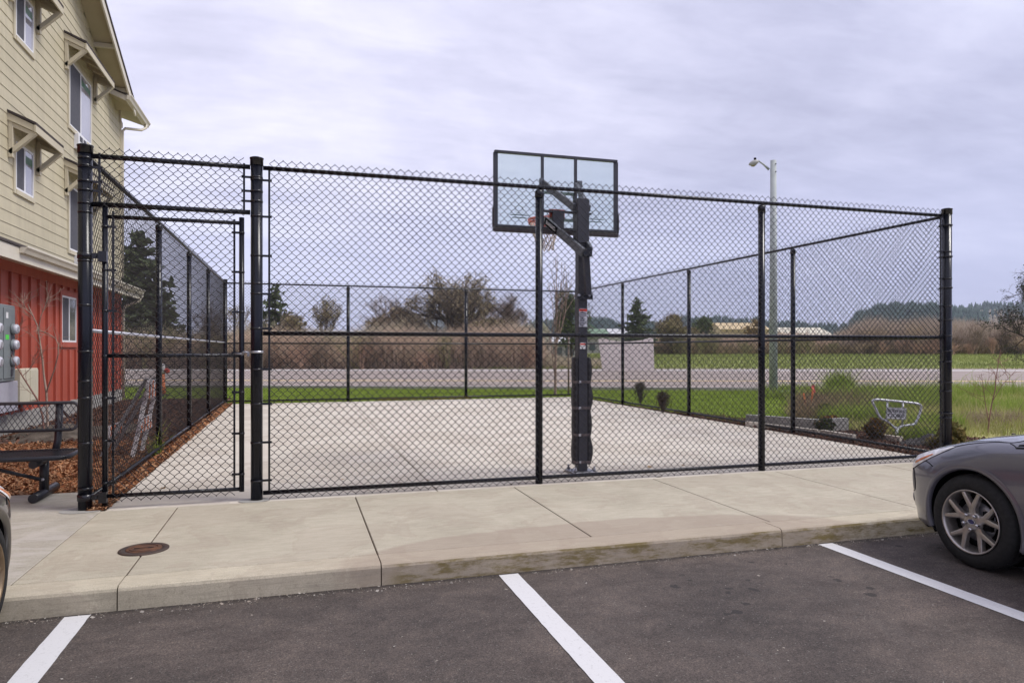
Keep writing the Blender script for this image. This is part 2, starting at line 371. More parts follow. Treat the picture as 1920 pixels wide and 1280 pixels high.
# ------------------------------------------------------------------ sky and light
def make_world():
    w = bpy.data.worlds.new('World'); scene.world = w; w.use_nodes = True
    nt = w.node_tree; bg = nt.nodes['Background']
    sky = nd(nt, 'ShaderNodeTexSky', sky_type='NISHITA'); sky.sun_disc = False
    sky.sun_elevation = SUN_EL; sky.sun_rotation = SUN_ROT; sky.air_density = 1.0; sky.dust_density = 2.0
    tc = nd(nt, 'ShaderNodeTexCoord').outputs['Generated']
    s = nd(nt, 'ShaderNodeSeparateXYZ'); nt.links.new(tc, s.inputs[0])
    zz = mth(nt, 'ADD', mth(nt, 'MAXIMUM', s.outputs[2], 0.0), 0.16)
    cb = nd(nt, 'ShaderNodeCombineXYZ')
    nt.links.new(mth(nt, 'DIVIDE', s.outputs[0], zz), cb.inputs[0]); nt.links.new(mth(nt, 'DIVIDE', s.outputs[1], zz), cb.inputs[1])
    n1 = noise(nt, scaled(nt, cb.outputs[0], (1.0, 0.8, 1)), 0.85, 7, 0.56, 0.5)
    n2 = noise(nt, scaled(nt, cb.outputs[0], (0.5, 1.6, 1)), 1.9, 7, 0.62, 0.3)
    n3 = noise(nt, scaled(nt, cb.outputs[0], (0.7, 1.3, 1)), 5.5, 6, 0.6, 0.4)
    n = mth(nt, 'ADD', mth(nt, 'ADD', mth(nt, 'MULTIPLY', n1, 0.55), mth(nt, 'MULTIPLY', n2, 0.27)), mth(nt, 'MULTIPLY', n3, 0.18))
    cloud = ramp(nt, n, [(0.36, (0.47, 0.47, 0.57)), (0.47, (0.61, 0.605, 0.71)), (0.56, (0.745, 0.735, 0.83)), (0.66, (0.90, 0.89, 0.95))])
    # thinner, bluer deck towards the horizon; the deck thickens to the east (right)
    hz = sstep(nt, s.outputs[2], 0.30, 0.0)
    cloud = mixc(nt, mth(nt, 'MULTIPLY', hz, 0.75), cloud, (0.565, 0.60, 0.80))
    rt = nd(nt, 'ShaderNodeVectorMath', operation='DOT_PRODUCT'); nt.links.new(tc, rt.inputs[0]); rt.inputs[1].default_value = (CS, -SN, 0)
    dk = sstep(nt, rt.outputs['Value'], -0.35, 0.75)
    cloud = mixc(nt, dk, cloud, (0.70, 0.72, 0.78), 'MULTIPLY')
    dim = nd(nt, 'ShaderNodeMix', data_type='RGBA', blend_type='MULTIPLY'); dim.inputs[0].default_value = 1.0
    nt.links.new(sky.outputs[0], dim.inputs[6]); dim.inputs[7].default_value = (0.08, 0.08, 0.08, 1)
    # Background strength is 0.1: the cloud deck is scaled up to suit
    up = nd(nt, 'ShaderNodeMix', data_type='RGBA', blend_type='MULTIPLY'); up.inputs[0].default_value = 1.0
    nt.links.new(cloud, up.inputs[6]); up.inputs[7].default_value = (6.95, 6.92, 7.4, 1)
    c = mixc(nt, 0.94, sky.outputs[0], up.outputs[2])
    nt.links.new(c, bg.inputs['Color']); bg.inputs['Strength'].default_value = 0.1
    sun = bpy.data.lights.new('sun', 'SUN'); sun.energy = SUN_W; sun.angle = R(20); sun.color = (1.0, 0.965, 0.91)
    so = bpy.data.objects.new('sun', sun); col.objects.link(so)
    d = Vector((math.sin(SUN_AZ) * math.cos(SUN_EL), math.cos(SUN_AZ) * math.cos(SUN_EL), math.sin(SUN_EL)))   # towards the sun
    so.rotation_euler = (-d).to_track_quat('-Z', 'Y').to_euler()
SUN_EL = R(52); SUN_AZ = R(112); SUN_ROT = SUN_AZ; SUN_W = 1.5
make_world()
vs = scene.view_settings; vs.view_transform = 'Standard'; vs.look = 'None'; vs.gamma = 1.0; vs.use_curve_mapping = False; vs.exposure = 0.98
scene.cycles.use_denoising = True
scene.cycles.max_bounces = 8; scene.cycles.transparent_max_bounces = 24
scene.render.film_transparent = False

# ------------------------------------------------------------------ ground, road, pavement
XF0, XF1, YF0, YF1 = -1.90, 8.45, 7.48, 20.80          # the four fence lines
def road_line(pyl, pyr, z=0.0):                        # a line along the road from its heights at photo columns 500 and 1900
    a, b = G(500, pyl, z), G(1900, pyr, z); d = (b - a)
    return a - d * 9.0, b + d * 9.0
def terrain_z(x, y):
    d = x * SN + y * CS; r = x * CS - y * SN
    z = -0.03
    if y < 5.1: z = -0.26
    if d > 53: z += 0.80 * min(1.0, max(0.0, (d - 54) / 42.0)) * min(1.0, max(0.0, (r + 2) / 14.0))
    return z
def make_ground():
    ds = [-60, -20, 0, 2, 4, 6] + list(range(8, 60, 2)) + [60, 66, 72, 80, 90, 100, 130, 180, 260, 400, 700, 1200, 2000, 3200]
    rs = [-2600, -1200, -600, -300, -150, -80, -50] + list(range(-40, 44, 4)) + [50, 60, 80, 110, 150, 300, 600, 1200, 2600]
    ys = sorted(set(list(np.linspace(-60, 4, 8)) + [5.05, 5.15] + list(np.linspace(6, 70, 40)) + list(np.linspace(75, 130, 12)) + [160, 220, 320, 500, 900, 1500, 2400, 3400]))
    xs = sorted(set(list(np.linspace(-60, 80, 70)) + [-3000, -1500, -700, -300, -150, -90, 100, 130, 180, 300, 700, 1500, 3000]))
    V = [(x, y, terrain_z(x, y)) for y in ys for x in xs]; nx = len(xs)
    F = [(j * nx + i, j * nx + i + 1, (j + 1) * nx + i + 1, (j + 1) * nx + i) for j in range(len(ys) - 1) for i in range(nx - 1)]
    tag(np_mesh('ground', V, F, M['field'], smooth=True), kind='structure')
    tag(MB().add([(-70, -40, -0.15), (90, -40, -0.15), (90, 5.02, -0.15), (-70, 5.02, -0.15)], [(0, 1, 2, 3)]).build('parking_lot', M['asphalt']), kind='structure')
make_ground()

def strip(name, a, b, c, d, z, mat):
    return tag(MB().add([(p[0], p[1], z) for p in (a, b, c, d)], [(0, 1, 2, 3)]).build(name, mat), kind='structure')
# road
n0, n1 = road_line(725.5, 732.0); f0, f1 = road_line(689.8, 690.2)
strip('road', n0, n1, f1, f0, -0.012, M['road'])
def paint(pa, pb, th, mat, name):
    a0, a1 = road_line(pa, pb); b0, b1 = road_line(pa - th, pb - th)
    strip(name, a0, a1, b1, b0, -0.006, mat)
paint(713.2, 714.6, 1.1, M['road_yellow'], 'road_centre_line')
paint(694.2, 694.8, 1.1, M['road_white'], 'road_edge_line')
paint(727.0, 733.0, 1.0, M['road_white'], 'road_near_line')
ka, kb = road_line(727.0, 733.6); kc, kd = road_line(727.9, 734.6)
tag(MB().prism([(ka.x, ka.y, -0.2), (ka.x, ka.y, 0.10), (kc.x, kc.y, 0.10), (kc.x, kc.y, -0.2)], kb - ka).build('road_kerb', M['concrete_grey']), kind='structure')
sa, sb = road_line(689.9, 690.3); sc_, sd = road_line(688.3, 688.7)
strip('road_shoulder', sa, sb, sd, sc_, -0.008, simple('gravel_shoulder', (0.20, 0.175, 0.13), (0.12, 0.105, 0.075), 5, 0.95, spec=0.1))

# pavement slabs with open joints; the kerb is poured with them
def slab(mb, x0, x1, y0, y1, z0, z1, b=0.004): mb.bbox(x0, x1, y0, y1, z0, z1, b)
mb = MB(); J = 0.0035
xs = [-40, -28, -16, -7.5, -4.3, -1.75, -1.09, 0.56, 2.25, 3.93, 5.6, 7.25, 8.9, 10.6, 13.6, 18, 24, 40]
for i in range(len(xs) - 1):
    if xs[i + 1] <= -1.75: continue
    slab(mb, xs[i] + J + .002, xs[i + 1] - J - .002, 5.233, 7.36, -0.2, 0.0)
tag(mb.build('sidewalk', M['concrete_walk']), kind='structure')
mb = MB()
for x0, x1 in ((-40, -7.5), (-7.5, -1.75)): slab(mb, x0 + J, x1 - J, 5.222, 8.42, -0.2, -0.002)
tag(mb.build('bench_pad_pavement', M['concrete_pad']), kind='structure')
mb = MB(); ks = [-40, -16, -7.5, -4.3, -1.09, 0.56, 3.87, 7.2, 10.6, 40]
for i in range(len(ks) - 1):
    x0, x1 = ks[i] + 0.004, ks[i + 1] - 0.004
    prof = [(4.985, -0.25), (4.992, -0.03), (5.000, -0.012), (5.015, -0.002), (5.03, 0.0), (5.2185, 0.0), (5.2185, -0.25)]
    mb.prism([(x0, y, z) for y, z in prof], (x1 - x0, 0, 0))
tag(mb.build('kerb', M['concrete_kerb']), kind='structure')
mb = MB().b2(-40, 40, 5.03, 7.34, -0.28, -0.009).b2(-7.4, -1.72, 7.34, 8.40, -0.28, -0.011)
tag(mb.build('pavement_bed', M['soil']), kind='structure')
mb = MB()
cx = [-1.72, 1.42, 4.88, 8.36]; cy = [7.365, 10.7, 14.0, 17.4, 20.68]
for i in range(3):
    for j in range(4): slab(mb, cx[i] + 0.005, cx[i + 1] - 0.005, cy[j] + 0.003, cy[j + 1] - 0.003, -0.2, -0.004 if True else 0, 0.005)
tag(mb.build('court', M['concrete_court']), kind='structure')
tag(MB().b2(-1.7, 8.3, 7.4, 20.66, -0.25, -0.02).build('court_bed', M['soil']), kind='structure')
# parking lines
for (x, w, yb, name) in ((-1.30, 0.145, -6.0, ''), (1.475, 0.145, -6.0, ''), (4.275, 0.145, -6.0, ''), (7.08, 0.145, -6, ''), (-4.1, 0.145, -6, '')):
    pts = [(x - w / 2, yb), (x + w / 2, yb)]
    N = 150; L = []; Rr = []
    for k in range(N + 1):
        y = yb + (4.955 - yb) * k / N
        L.append((x - w / 2 + random.gauss(0, .0011), y, -0.146)); Rr.append((x + w / 2 + random.gauss(0, .0011), y, -0.146))
    V = L + Rr; F = [(k, N + 1 + k, N + 2 + k, k + 1) for k in range(N)]
    tag(MB().add(V, F).build('parking_line', M['line_paint']), kind='structure')

# planting beds, lawns
def poly(name, pts, z, mat): return tag(MB().add([(p[0], p[1], z) for p in pts], [tuple(range(len(pts)))]).build(name, mat), kind='structure')
poly('mulch_bed', [(-4.95, 8.43), (-1.73, 8.43), (-1.73, 20.75), (-1.9, 23.2), (-4.95, 23.6)], -0.02, M['mulch'])
poly('mulch_strip', [(-1.88, 7.40), (-1.73, 7.40), (-1.73, 8.42), (-1.88, 8.42)], 0.004, M['mulch'])
lawn_far = [(-14, 26.0), (-4.9, 23.9), (-1.9, 23.2), (-1.9, 20.75), (8.36, 20.75), (8.5, 11.2), (10.2, 11.0), (11.0, 13.6), (13.5, 17.0), (18.0, 18.3), (19.0, 19.5)]
la, lb = road_line(728.0, 734.8)
def online(x): t = (x - la.x) / (lb.x - la.x); return la.y + (lb.y - la.y) * t
poly('lawn', lawn_far + [(19.0, online(19.0)), (-14, online(-14))], -0.018, M['lawn'])
bed_r = [(8.38, 7.3), (12.2, 7.3), (11.3, 8.9), (10.3, 9.5), (9.9, 11.2), (9.3, 12.6), (8.95, 14.4), (8.5, 15.0), (8.4, 20.6)]
poly('right_mulch_bed', bed_r, -0.012, M['mulch'])
poly('rough_grass', [(10.2, 7.36), (60, 7.36), (60, -4), (90, -10), (90, online(90) + 0), (19.0, online(19.0)), (19, 19.5), (18, 18.3), (13.5, 17.0), (11, 13.6), (10.0, 11.3), (10.3, 9.5), (11.3, 8.9)], -0.019, M['rough'])

def in_poly(P, X, Y):
    c = np.zeros(len(X), bool); n = len(P)
    for i in range(n):
        x0, y0 = P[i][:2]; x1, y1 = P[i - 1][:2]
        with np.errstate(divide='ignore', invalid='ignore'):
            c ^= ((y0 > Y) != (y1 > Y)) & (X < (x1 - x0) * (Y - y0) / (y1 - y0 + 1e-12) + x0)
    return c
def sample_poly(P, n, dens=None):
    P = [tuple(p[:2]) for p in P]; xs = [p[0] for p in P]; ys = [p[1] for p in P]; out = []; tot = 0
    while tot < n:
        X = rng.uniform(min(xs), max(xs), n * 2); Y = rng.uniform(min(ys), max(ys), n * 2)
        k = in_poly(P, X, Y)
        if dens is not None: k &= rng.random(n * 2) < dens(X, Y)
        out.append(np.stack([X[k], Y[k]], 1)); tot += int(k.sum())
        if k.sum() == 0: break
    return np.concatenate(out)[:n]
def chips(name, P, n, size, z, mat, label=None, dens=None, zj=0.03, asp=(0.2, 0.45), flat=1.0):
    xy = sample_poly(P, n, dens); n = len(xy)
    yaw = rng.uniform(0, 2 * math.pi, n); L = size * rng.lognormal(0, 0.5, n); W = L * rng.uniform(asp[0], asp[1], n)
    tilt = rng.normal(0, 0.45 * flat, n); roll = rng.normal(0, 0.5 * flat, n)
    ax = np.stack([np.cos(yaw) * np.cos(tilt), np.sin(yaw) * np.cos(tilt), np.sin(tilt)], 1)
    ay = np.stack([-np.sin(yaw) * np.cos(roll), np.cos(yaw) * np.cos(roll), np.sin(roll)], 1)
    c = np.stack([xy[:, 0], xy[:, 1], z + rng.uniform(0.0, zj, n)], 1)
    q = [c + ax * (L * a)[:, None] + ay * (W * b)[:, None] for a, b in ((-.5, -.5), (.5, -.35), (.45, .5), (-.5, .4))]
    V = np.stack(q, 1).reshape(-1, 3)
    return tag(np_mesh(name, V, np.arange(4 * n).reshape(-1, 4), mat), kind='stuff')
def blades(name, P, n, h, w, z, mat, dens=None, lean=0.35, zf=None, hf=None):
    xy = sample_poly(P, n, dens); n = len(xy)
    yaw = rng.uniform(0, 2 * math.pi, n); H = h * rng.lognormal(0, 0.35, n)
    if hf is not None: H = H * hf(xy[:, 0], xy[:, 1])
    ly = rng.uniform(0, 2 * math.pi, n); l = np.abs(rng.normal(0, lean, n)) * H
    zz = np.full(n, z) if zf is None else zf(xy[:, 0], xy[:, 1])
    b = np.stack([xy[:, 0], xy[:, 1], zz], 1); s = np.stack([np.cos(yaw), np.sin(yaw), np.zeros(n)], 1) * (w / 2)
    mid = b + np.stack([np.cos(ly) * l * .35, np.sin(ly) * l * .35, H * .55], 1)
    tip = b + np.stack([np.cos(ly) * l, np.sin(ly) * l, H], 1)
    V = np.stack([b - s, b + s, mid + s * .75, mid - s * .75, tip], 1).reshape(-1, 3)
    i = np.arange(n)[:, None] * 5
    F = np.concatenate([i + np.array([[0, 1, 2]]), i + np.array([[0, 2, 3]]), i + np.array([[3, 2, 4]])])
    return tag(np_mesh(name, V, F, mat), kind='stuff')
chips('bark_mulch', [(-4.95, 8.43), (-1.95, 8.43), (-1.95, 13), (-4.95, 13)], 60000, 0.028, -0.02, M['chips'])
chips('mulch_chips', [(-4.95, 13), (-1.95, 13), (-1.9, 23.2), (-4.95, 23.6)], 22000, 0.045, -0.02, M['chips_dark'])
chips('mulch_edging_chips', [(-1.88, 7.4), (-1.70, 7.4), (-1.70, 20.7), (-1.88, 20.7)], 9000, 0.03, 0.0, M['chips'])
chips('bed_chips', bed_r, 42000, 0.032, -0.012, M['chips_dark'])
blades('lawn_grass', lawn_far + [(19.0, online(19.0)), (-14, online(-14))], 130000, 0.055, 0.012, -0.02, M['blades'])
rough_r = [(9.6, 9.3), (30, 9.3), (40, 3), (52, -2), (52, online(52)), (19.0, online(19.0)), (19, 19.5), (18, 18.3), (13.5, 17.0), (10.6, 13.6), (9.7, 11.0)]
def rd(X, Y):
    return 0.35 + 0.65 * (0.5 + 0.5 * np.sin(X * 1.3 + 2 * np.sin(Y * .7)) * np.sin(Y * 1.1 + X * .4))
blades('rough_grass_blades', rough_r, 110000, 0.16, 0.014, -0.02, M['blades_rough'], dens=rd, lean=0.6)
# lush weedy clumps behind the sign, against the road, and a tall one
def tuft(px, py, rad, n, h):
    c = G(px, py); P = [(c.x + rad * math.cos(t), c.y + rad * .8 * math.sin(t)) for t in np.linspace(0, 6.2, 12)]
    return P, n, h
V_all = []
lush = [tuft(1600, 790, 0.75, 5000, .22), tuft(1570, 752, 1.2, 4500, .30), tuft(1574, 742, 0.42, 1500, .55), tuft(1680, 745, 1.6, 5000, .28), tuft(1500, 745, 1.2, 3000, .2), tuft(1640, 765, 1.2, 4000, .22),
        tuft(1720, 760, 1.4, 3000, .24), tuft(1480, 738, 1.0, 2500, .45 * .5), tuft(1750, 800, .6, 1500, .2), tuft(1800, 745, 1.6, 2500, .3), tuft(1725, 822, .45, 900, .17), tuft(1850, 742, 1.8, 2500, .32), tuft(1900, 770, 1.5, 2500, .25)]
for k, (P, n, h) in enumerate(lush): blades('lush_grass', P, n, h, 0.016, -0.02, M['blades_tuft'], lean=0.5)
bank = [DR(53, -3), DR(53, 60), DR(98, 110), DR(98, 0)]
blades('bank_grass', bank, 60000, 0.16, 0.05, 0, chips_mat('bank_grass_blades', [(0.24, 0.28, 0.085), (0.28, 0.31, 0.11), (0.20, 0.25, 0.07)], tr=0.3), zf=lambda X, Y: np.array([terrain_z(a, b) for a, b in zip(X, Y)]), lean=0.5)
# dumped soil by the wall
def mound(name, c, rx, ry, h, mat, seed):
    N = 26; V = []; F = []
    for j in range(N + 1):
        for i in range(N + 1):
            u, v = i / N * 2 - 1, j / N * 2 - 1; r = math.hypot(u, v)
            z = h * max(0, 1 - r * r) ** 1.2 * (0.8 + 0.4 * math.sin(u * 5 + seed) * math.cos(v * 4 + seed)) + random.uniform(-.012, .012)
            V.append((c[0] + u * rx, c[1] + v * ry, z - 0.05))
    for j in range(N):
        for i in range(N): F.append((j * (N + 1) + i, j * (N + 1) + i + 1, (j + 1) * (N + 1) + i + 1, (j + 1) * (N + 1) + i))
    return tag(np_mesh(name, V, F, mat, smooth=True), kind='structure')
M['mud'] = simple('grey_mud', (0.15, 0.125, 0.10), (0.07, 0.058, 0.048), 6, 0.95, spec=0.1, bmp=0.9, bscale=25)
mound('dirt_mound', (-4.0, 14.3), 0.95, 1.5, 0.22, M['mud'], 1)
mound('dirt_mound', (-3.3, 14.6), 0.8, 1.2, 0.16, M['mud'], 2)
_c = G(1732, 832)
mound('dirt_mound', (_c.x, _c.y), 0.55, 0.3, 0.20, simple('dark_soil', (0.045, 0.04, 0.04), (0.022, 0.02, 0.02), 8, 0.95, bmp=0.8, bscale=30), 3)

chips('kerb_grit', [(-4, 4.86), (8, 4.90), (8, 4.985), (-4, 4.985)], 2600, 0.0065, -0.15, chips_mat('grit', [(.30, .26, .22), (.16, .13, .11), (.45, .42, .38), (.10, .08, .07)]), zj=.004, asp=(.6, 1.0), flat=.5)
chips('lot_grit', [(-4, 2.2), (8, 2.2), (8, 4.9), (-4, 4.9)], 700, 0.0055, -0.149, chips_mat('pale_grit', [(.36, .32, .28), (.24, .21, .18), (.48, .45, .41)]), zj=.002, asp=(.6, 1.0), flat=.3)
chips('blown_leaves', [(-1.6, 7.4), (8.2, 7.4), (8.2, 8.6), (-1.6, 8.6)], 26, 0.035, -0.004, chips_mat('dry_leaves', [(.22, .12, .05), (.30, .19, .09), (.14, .08, .04)]), zj=.006, asp=(.5, .8), flat=.5)
# ------------------------------------------------------------------ chain link fences
PITCH = 0.0838
def chain(name, parent, o, dx, length, z0, z1, r=0.0031, sides=4, mat=None, pitch=PITCH):
    """woven wires: each wire zigzags in its own column and hooks round its neighbour"""
    hp = pitch / 2; nw = int(round(length / hp)); hp = length / nw
    nk = int(round((z1 - z0) / (pitch / 2))) + 1; vz = (z1 - z0) / (nk - 1)
    dx = np.array(dx, float); dy = np.array([-dx[1], dx[0], 0.0]); o = np.array(o, float)
    k = np.arange(nk); VV = []; FF = []; base = 0
    n2 = nk * 2
    for i in range(nw):
        e = ((k + i) % 2).astype(float)                       # which side of the column the wire is on at each level
        x = (i + e) * hp + np.where(e > 0, r * .7, -r * .7)
        z = z0 + k * vz; side = np.where(k % 2 == 0, 1.0, -1.0) * (1 if i % 2 == 0 else -1)
        g = 0.0032
        X = np.repeat(x, 2); Z = np.empty(n2); Z[0::2] = z - g; Z[1::2] = z + g
        X = X + rng.normal(0, 0.0007, n2)
        D = np.empty(n2); D[1::2] = side * r * 0.9; D[2::2] = side[:-1] * r * 0.9; D[0] = side[0] * r
        P = o + X[:, None] * dx + D[:, None] * dy; P[:, 2] += Z
        T = np.empty_like(P); T[1:-1] = P[2:] - P[:-2]; T[0] = P[1] - P[0]; T[-1] = P[-1] - P[-2]
        T /= np.linalg.norm(T, axis=1)[:, None]
        N = np.cross(T, dy); N /= np.linalg.norm(N, axis=1)[:, None]
        a = 2 * np.pi * np.arange(sides) / sides
        V = P[:, None, :] + r * (np.cos(a)[None, :, None] * dy[None, None, :] + np.sin(a)[None, :, None] * N[:, None, :])
        VV.append(V.reshape(-1, 3))
        ii = (np.arange(n2 - 1) * sides)[:, None]; kk = np.arange(sides)[None, :]; k2 = (kk + 1) % sides
        F = np.stack([ii + kk, ii + k2, ii + sides + k2, ii + sides + kk], -1).reshape(-1, 4) + base
        FF.append(F); base += n2 * sides
    return np_mesh(name, np.concatenate(VV), np.concatenate(FF), mat or M['wire'], parent, smooth=True)

FT, FM, FB = 3.305, 1.655, 0.065          # top, middle and bottom rail heights
def post(root, x, y, r, h, cap='dome', rings=()):
    mb = MB(); mb.tube([(x, y, -0.12), (x, y, h)], r, 24)
    p = mb.build('post', M['vinyl_post'], root)
    c = MB()
    if cap == 'dome':
        c.lathe([(r + .006, h - .075), (r + .006, h - .012), (r + .010, h - .010), (r + .010, h), (r * .8, h + .008), (0.0001, h + .012)], (x, y, 0), 'Z', 24)
    else:
        c.lathe([(r + .006, h - .07), (r + .006, h), (r * .75, h + .018), (0.0001, h + .022)], (x, y, 0), 'Z', 20)
    c.build('cap', M['vinyl'], p)
    for z in rings:
        MB().lathe([(r + .0005, z - .010), (r + .003, z - .009), (r + .003, z + .009), (r + .0005, z + .010)], (x, y, 0), 'Z', 20).build('band', M['vinyl'], p)
    return p
def rail(root, a, b, r=0.021, mat='vinyl'):
    return MB().tube([a, b], r, 12).build('rail', M[mat], root)
def tension(root, x, y, z0, z1, dx, dy, side, post_r, gap, nb):
    """flat bar woven down the edge of the mesh, held to the post by bands"""
    px, py = x + dx * side * gap, y + dy * side * gap
    t = MB().box((px, py, (z0 + z1) / 2), (.020 if dx else .007, .020 if dy else .007, z1 - z0)).build('tension_bar', M['vinyl'], root)
    for k in range(nb):
        z = z0 + .14 + (z1 - z0 - .28) * k / (nb - 1) + random.uniform(-.02, .02)
        m = MB(); m.lathe([(post_r + .0005, -.010), (post_r + .003, -.009), (post_r + .003, .009), (post_r + .0005, .010)], (x, y, z), 'Z', 18)
        m.bar((x + dx * side * post_r * .95, y + dy * side * post_r * .95, z), (px + dx * side * .025, py + dy * side * .025, z), .012, .022)
        m.tube([(px + dx * side * .018 - dy * .012, py + dy * side * .018 - dx * .018, z), (px + dx * side * .018 + dy * .012, py + dy * side * .018 + dx * .016, z)], .006, 6)
        m.build('band', M['vinyl'], t)
def fence(label, loc): return empty('chain_link_fence', loc, label, 'fence', 'chain link fences round the court')

RB, RS = 0.060, 0.041
# front
fr = fence('black chain link fence facing the parking lot, with the tall gate opening', (3.3, YF0, 0))
GP, LP, RP = -0.39, XF0, XF1
post(fr, LP, YF0, RB, 3.40, rings=(3.28, 2.86, 2.35, 1.2)); post(fr, GP, YF0, 0.057, 3.40, rings=(2.15,)); post(fr, RP, YF0, 0.060, 3.40)
for x in (2.585, 5.50): post(fr, x, YF0, RS, 3.26, 'loop')
yr = YF0 - 0.005
for z in (FT, FM, FB): rail(fr, (GP + .06, yr, z), (RP - .05, yr, z), .022)
for z in (FT, 2.855): rail(fr, (LP + .06, yr, z), (GP - .06, yr, z), .024)
ym = YF0 - 0.034
chain('chain_mesh', fr, (GP + .125, ym, 0), (1, 0, 0), RP - GP - .235, 0.008, 3.385)
chain('chain_mesh', fr, (LP + .125, ym, 0), (1, 0, 0), GP - LP - .25, 2.815, 3.385)
tension(fr, GP, YF0, .05, 3.33, 1, 0, 1, .057, .118, 9); tension(fr, RP, YF0, .05, 3.33, 1, 0, -1, .060, .105, 9)
tension(fr, LP, YF0, 2.83, 3.34, 1, 0, 1, RB, .118, 3); tension(fr, GP, YF0, 2.83, 3.34, 1, 0, -1, .057, .118, 3)
# wire ties on line posts
for x in (2.585, 5.50):
    for z in np.linspace(.3, 3.1, 8):
        MB().tube([(x - .05, ym, z - .01), (x - .045, YF0 + .02, z), (x, YF0 + .046, z), (x + .045, YF0 + .02, z), (x + .05, ym, z + .01)], .003, 5).build('wire_tie', M['steel'], fr)
# left
lf = fence('black chain link fence running back beside the red building, barricade leaning behind it', (XF0, 14, 0))
xl = XF0
for y in (11.15, 14.1, 17.0): post(lf, xl, y, RS, 3.26, 'loop')
post(lf, xl, YF1, .055, 3.40)
rail(lf, (xl, YF0 + .06, FT), (xl, YF1 - .04, FT)); rail(lf, (xl, YF0 + .06, FM + .02), (xl, YF1 - .04, FM + .02), r=.018, mat='galv'); rail(lf, (xl + .005, YF0 + .06, FB + .02), (xl, YF1 - .04, FB + .02))  # middle rail: sky reflection on black vinyl put in as a galvanised finish
chain('chain_mesh', lf, (xl - .034, YF0 + .11, 0), (0, 1, 0), YF1 - YF0 - .2, .008, 3.385, r=.0026)
tension(lf, xl, YF0, .05, 3.33, 0, 1, 1, RB, .11, 8); tension(lf, xl, YF1, .05, 3.33, 0, 1, -1, .055, .10, 8)
# right
rf = fence('black chain link fence right of the court, the SIDEWALK CLOSED sign behind it', (XF1, 14, 0))
for y in (10.6, 14.1, 17.5): post(rf, XF1, y, RS, 3.26, 'loop')
for z in (FT, FM, FB): rail(rf, (XF1, YF0 + .06, z), (XF1, YF1 - .04, z))
chain('chain_mesh', rf, (XF1 + .034, YF0 + .10, 0), (0, 1, 0), YF1 - YF0 - .2, .008, 3.385, r=.0026)
tension(rf, XF1, YF0, .05, 3.33, 0, 1, 1, .066, .10, 8)
# far
bf = fence('black chain link fence at the far end of the court, before the lawn and road', (3.3, YF1, 0))
for x in (1.39, 4.86): post(bf, x, YF1, RS + .006, 3.26, 'loop')
post(bf, XF1, YF1, .055, 3.40)
for z in (FT, FM, FB): rail(bf, (XF0 + .05, YF1, z), (XF1 - .05, YF1, z))
chain('chain_mesh', bf, (XF0 + .10, YF1 + .034, 0), (1, 0, 0), XF1 - XF0 - .2, .008, 3.385, r=.0028, sides=3)

# gate
ga = empty('chain_link_gate', (-1.13, YF0, 0), 'closed black chain link gate between the two thick posts, with a latch at its right', 'gate')
gl, gr_ = -1.735, -0.530
MB().tube([(gl, YF0, .0), (gl, YF0, 2.83)], .025, 14).build('gate_stile', M['vinyl_post'], ga)
MB().tube([(gr_, YF0, .09), (gr_, YF0, 2.80)], .025, 14).build('gate_stile', M['vinyl_post'], ga)
for z in (2.745, 1.435, .115): rail(ga, (gl, YF0, z), (gr_, YF0, z), .019)
chain('chain_mesh', ga, (gl + .065, ym, 0), (1, 0, 0), gr_ - gl - .13, .065, 2.83)
tension(ga, gl, YF0, .09, 2.80, 1, 0, 1, .025, .068, 7); tension(ga, gr_, YF0, .12, 2.78, 1, 0, -1, .025, .068, 7)
for z in (2.37, .115):
    m = MB(); m.lathe([(RB + .001, -.03), (RB + .007, -.028), (RB + .007, .028), (RB + .001, .03)], (LP, YF0, z), 'Z', 20)
    m.bar((LP + RB, YF0 - .02, z), (gl - .02, YF0 - .02, z), .022, .05); m.box((gl - .012, YF0 - .02, z - .005), (.07, .05, .10))
    m.tube([(LP + .095, YF0 - .055, z), (LP + .095, YF0 + .02, z)], .012, 8)
    m.build('hinge', M['vinyl'], ga)
m = MB(); zl = 1.47
m.tube([(gr_, YF0 - .036, zl - .03), (gr_ + .02, YF0 - .045, zl), (gr_ + .07, YF0 - .045, zl - .005)], .011, 8)
m.tube([(gr_ + .02, YF0 - .04, zl - .02), (gr_ - .06, YF0 - .035, zl - .02)], .010, 8); m.box((gr_ + .065, YF0 - .045, zl - .02), (.02, .03, .045))
m.build('latch', M['steel'], ga)
MB().lathe([(.058, -.011), (.063, -.010), (.063, .010), (.058, .011)], (GP, YF0, zl), 'Z', 20).build('latch_band', M['galv'], fr)
# grout patches at the feet of the big posts
for x, r in ((LP, .15), (GP, .12)):
    tag(MB().add([(x + r * 1.25 * math.cos(t) - .02, YF0 - .03 + r * .9 * math.sin(t), 0.0015) for t in np.linspace(0, 2 * math.pi, 21)[:-1]], [tuple(range(20))]).build('grout_patch', M['concrete_grey']), kind='structure')
# grass that came up at the fence foot
gt = [(-1.95 + .10 * math.cos(t), 11.15 + .2 * math.sin(t)) for t in np.linspace(0, 6.2, 10)]
blades('fence_weeds', gt, 90, .22, .012, 0, M['blades_tuft'], lean=.6)
blades('fence_weeds', [(2.2, 20.6), (5.0, 20.6), (5.0, 20.8), (2.2, 20.8)], 500, .07, .015, 0, chips_mat('dry_weeds', [(.26, .18, .08), (.2, .16, .06), (.12, .15, .04)], tr=.3), lean=.8)

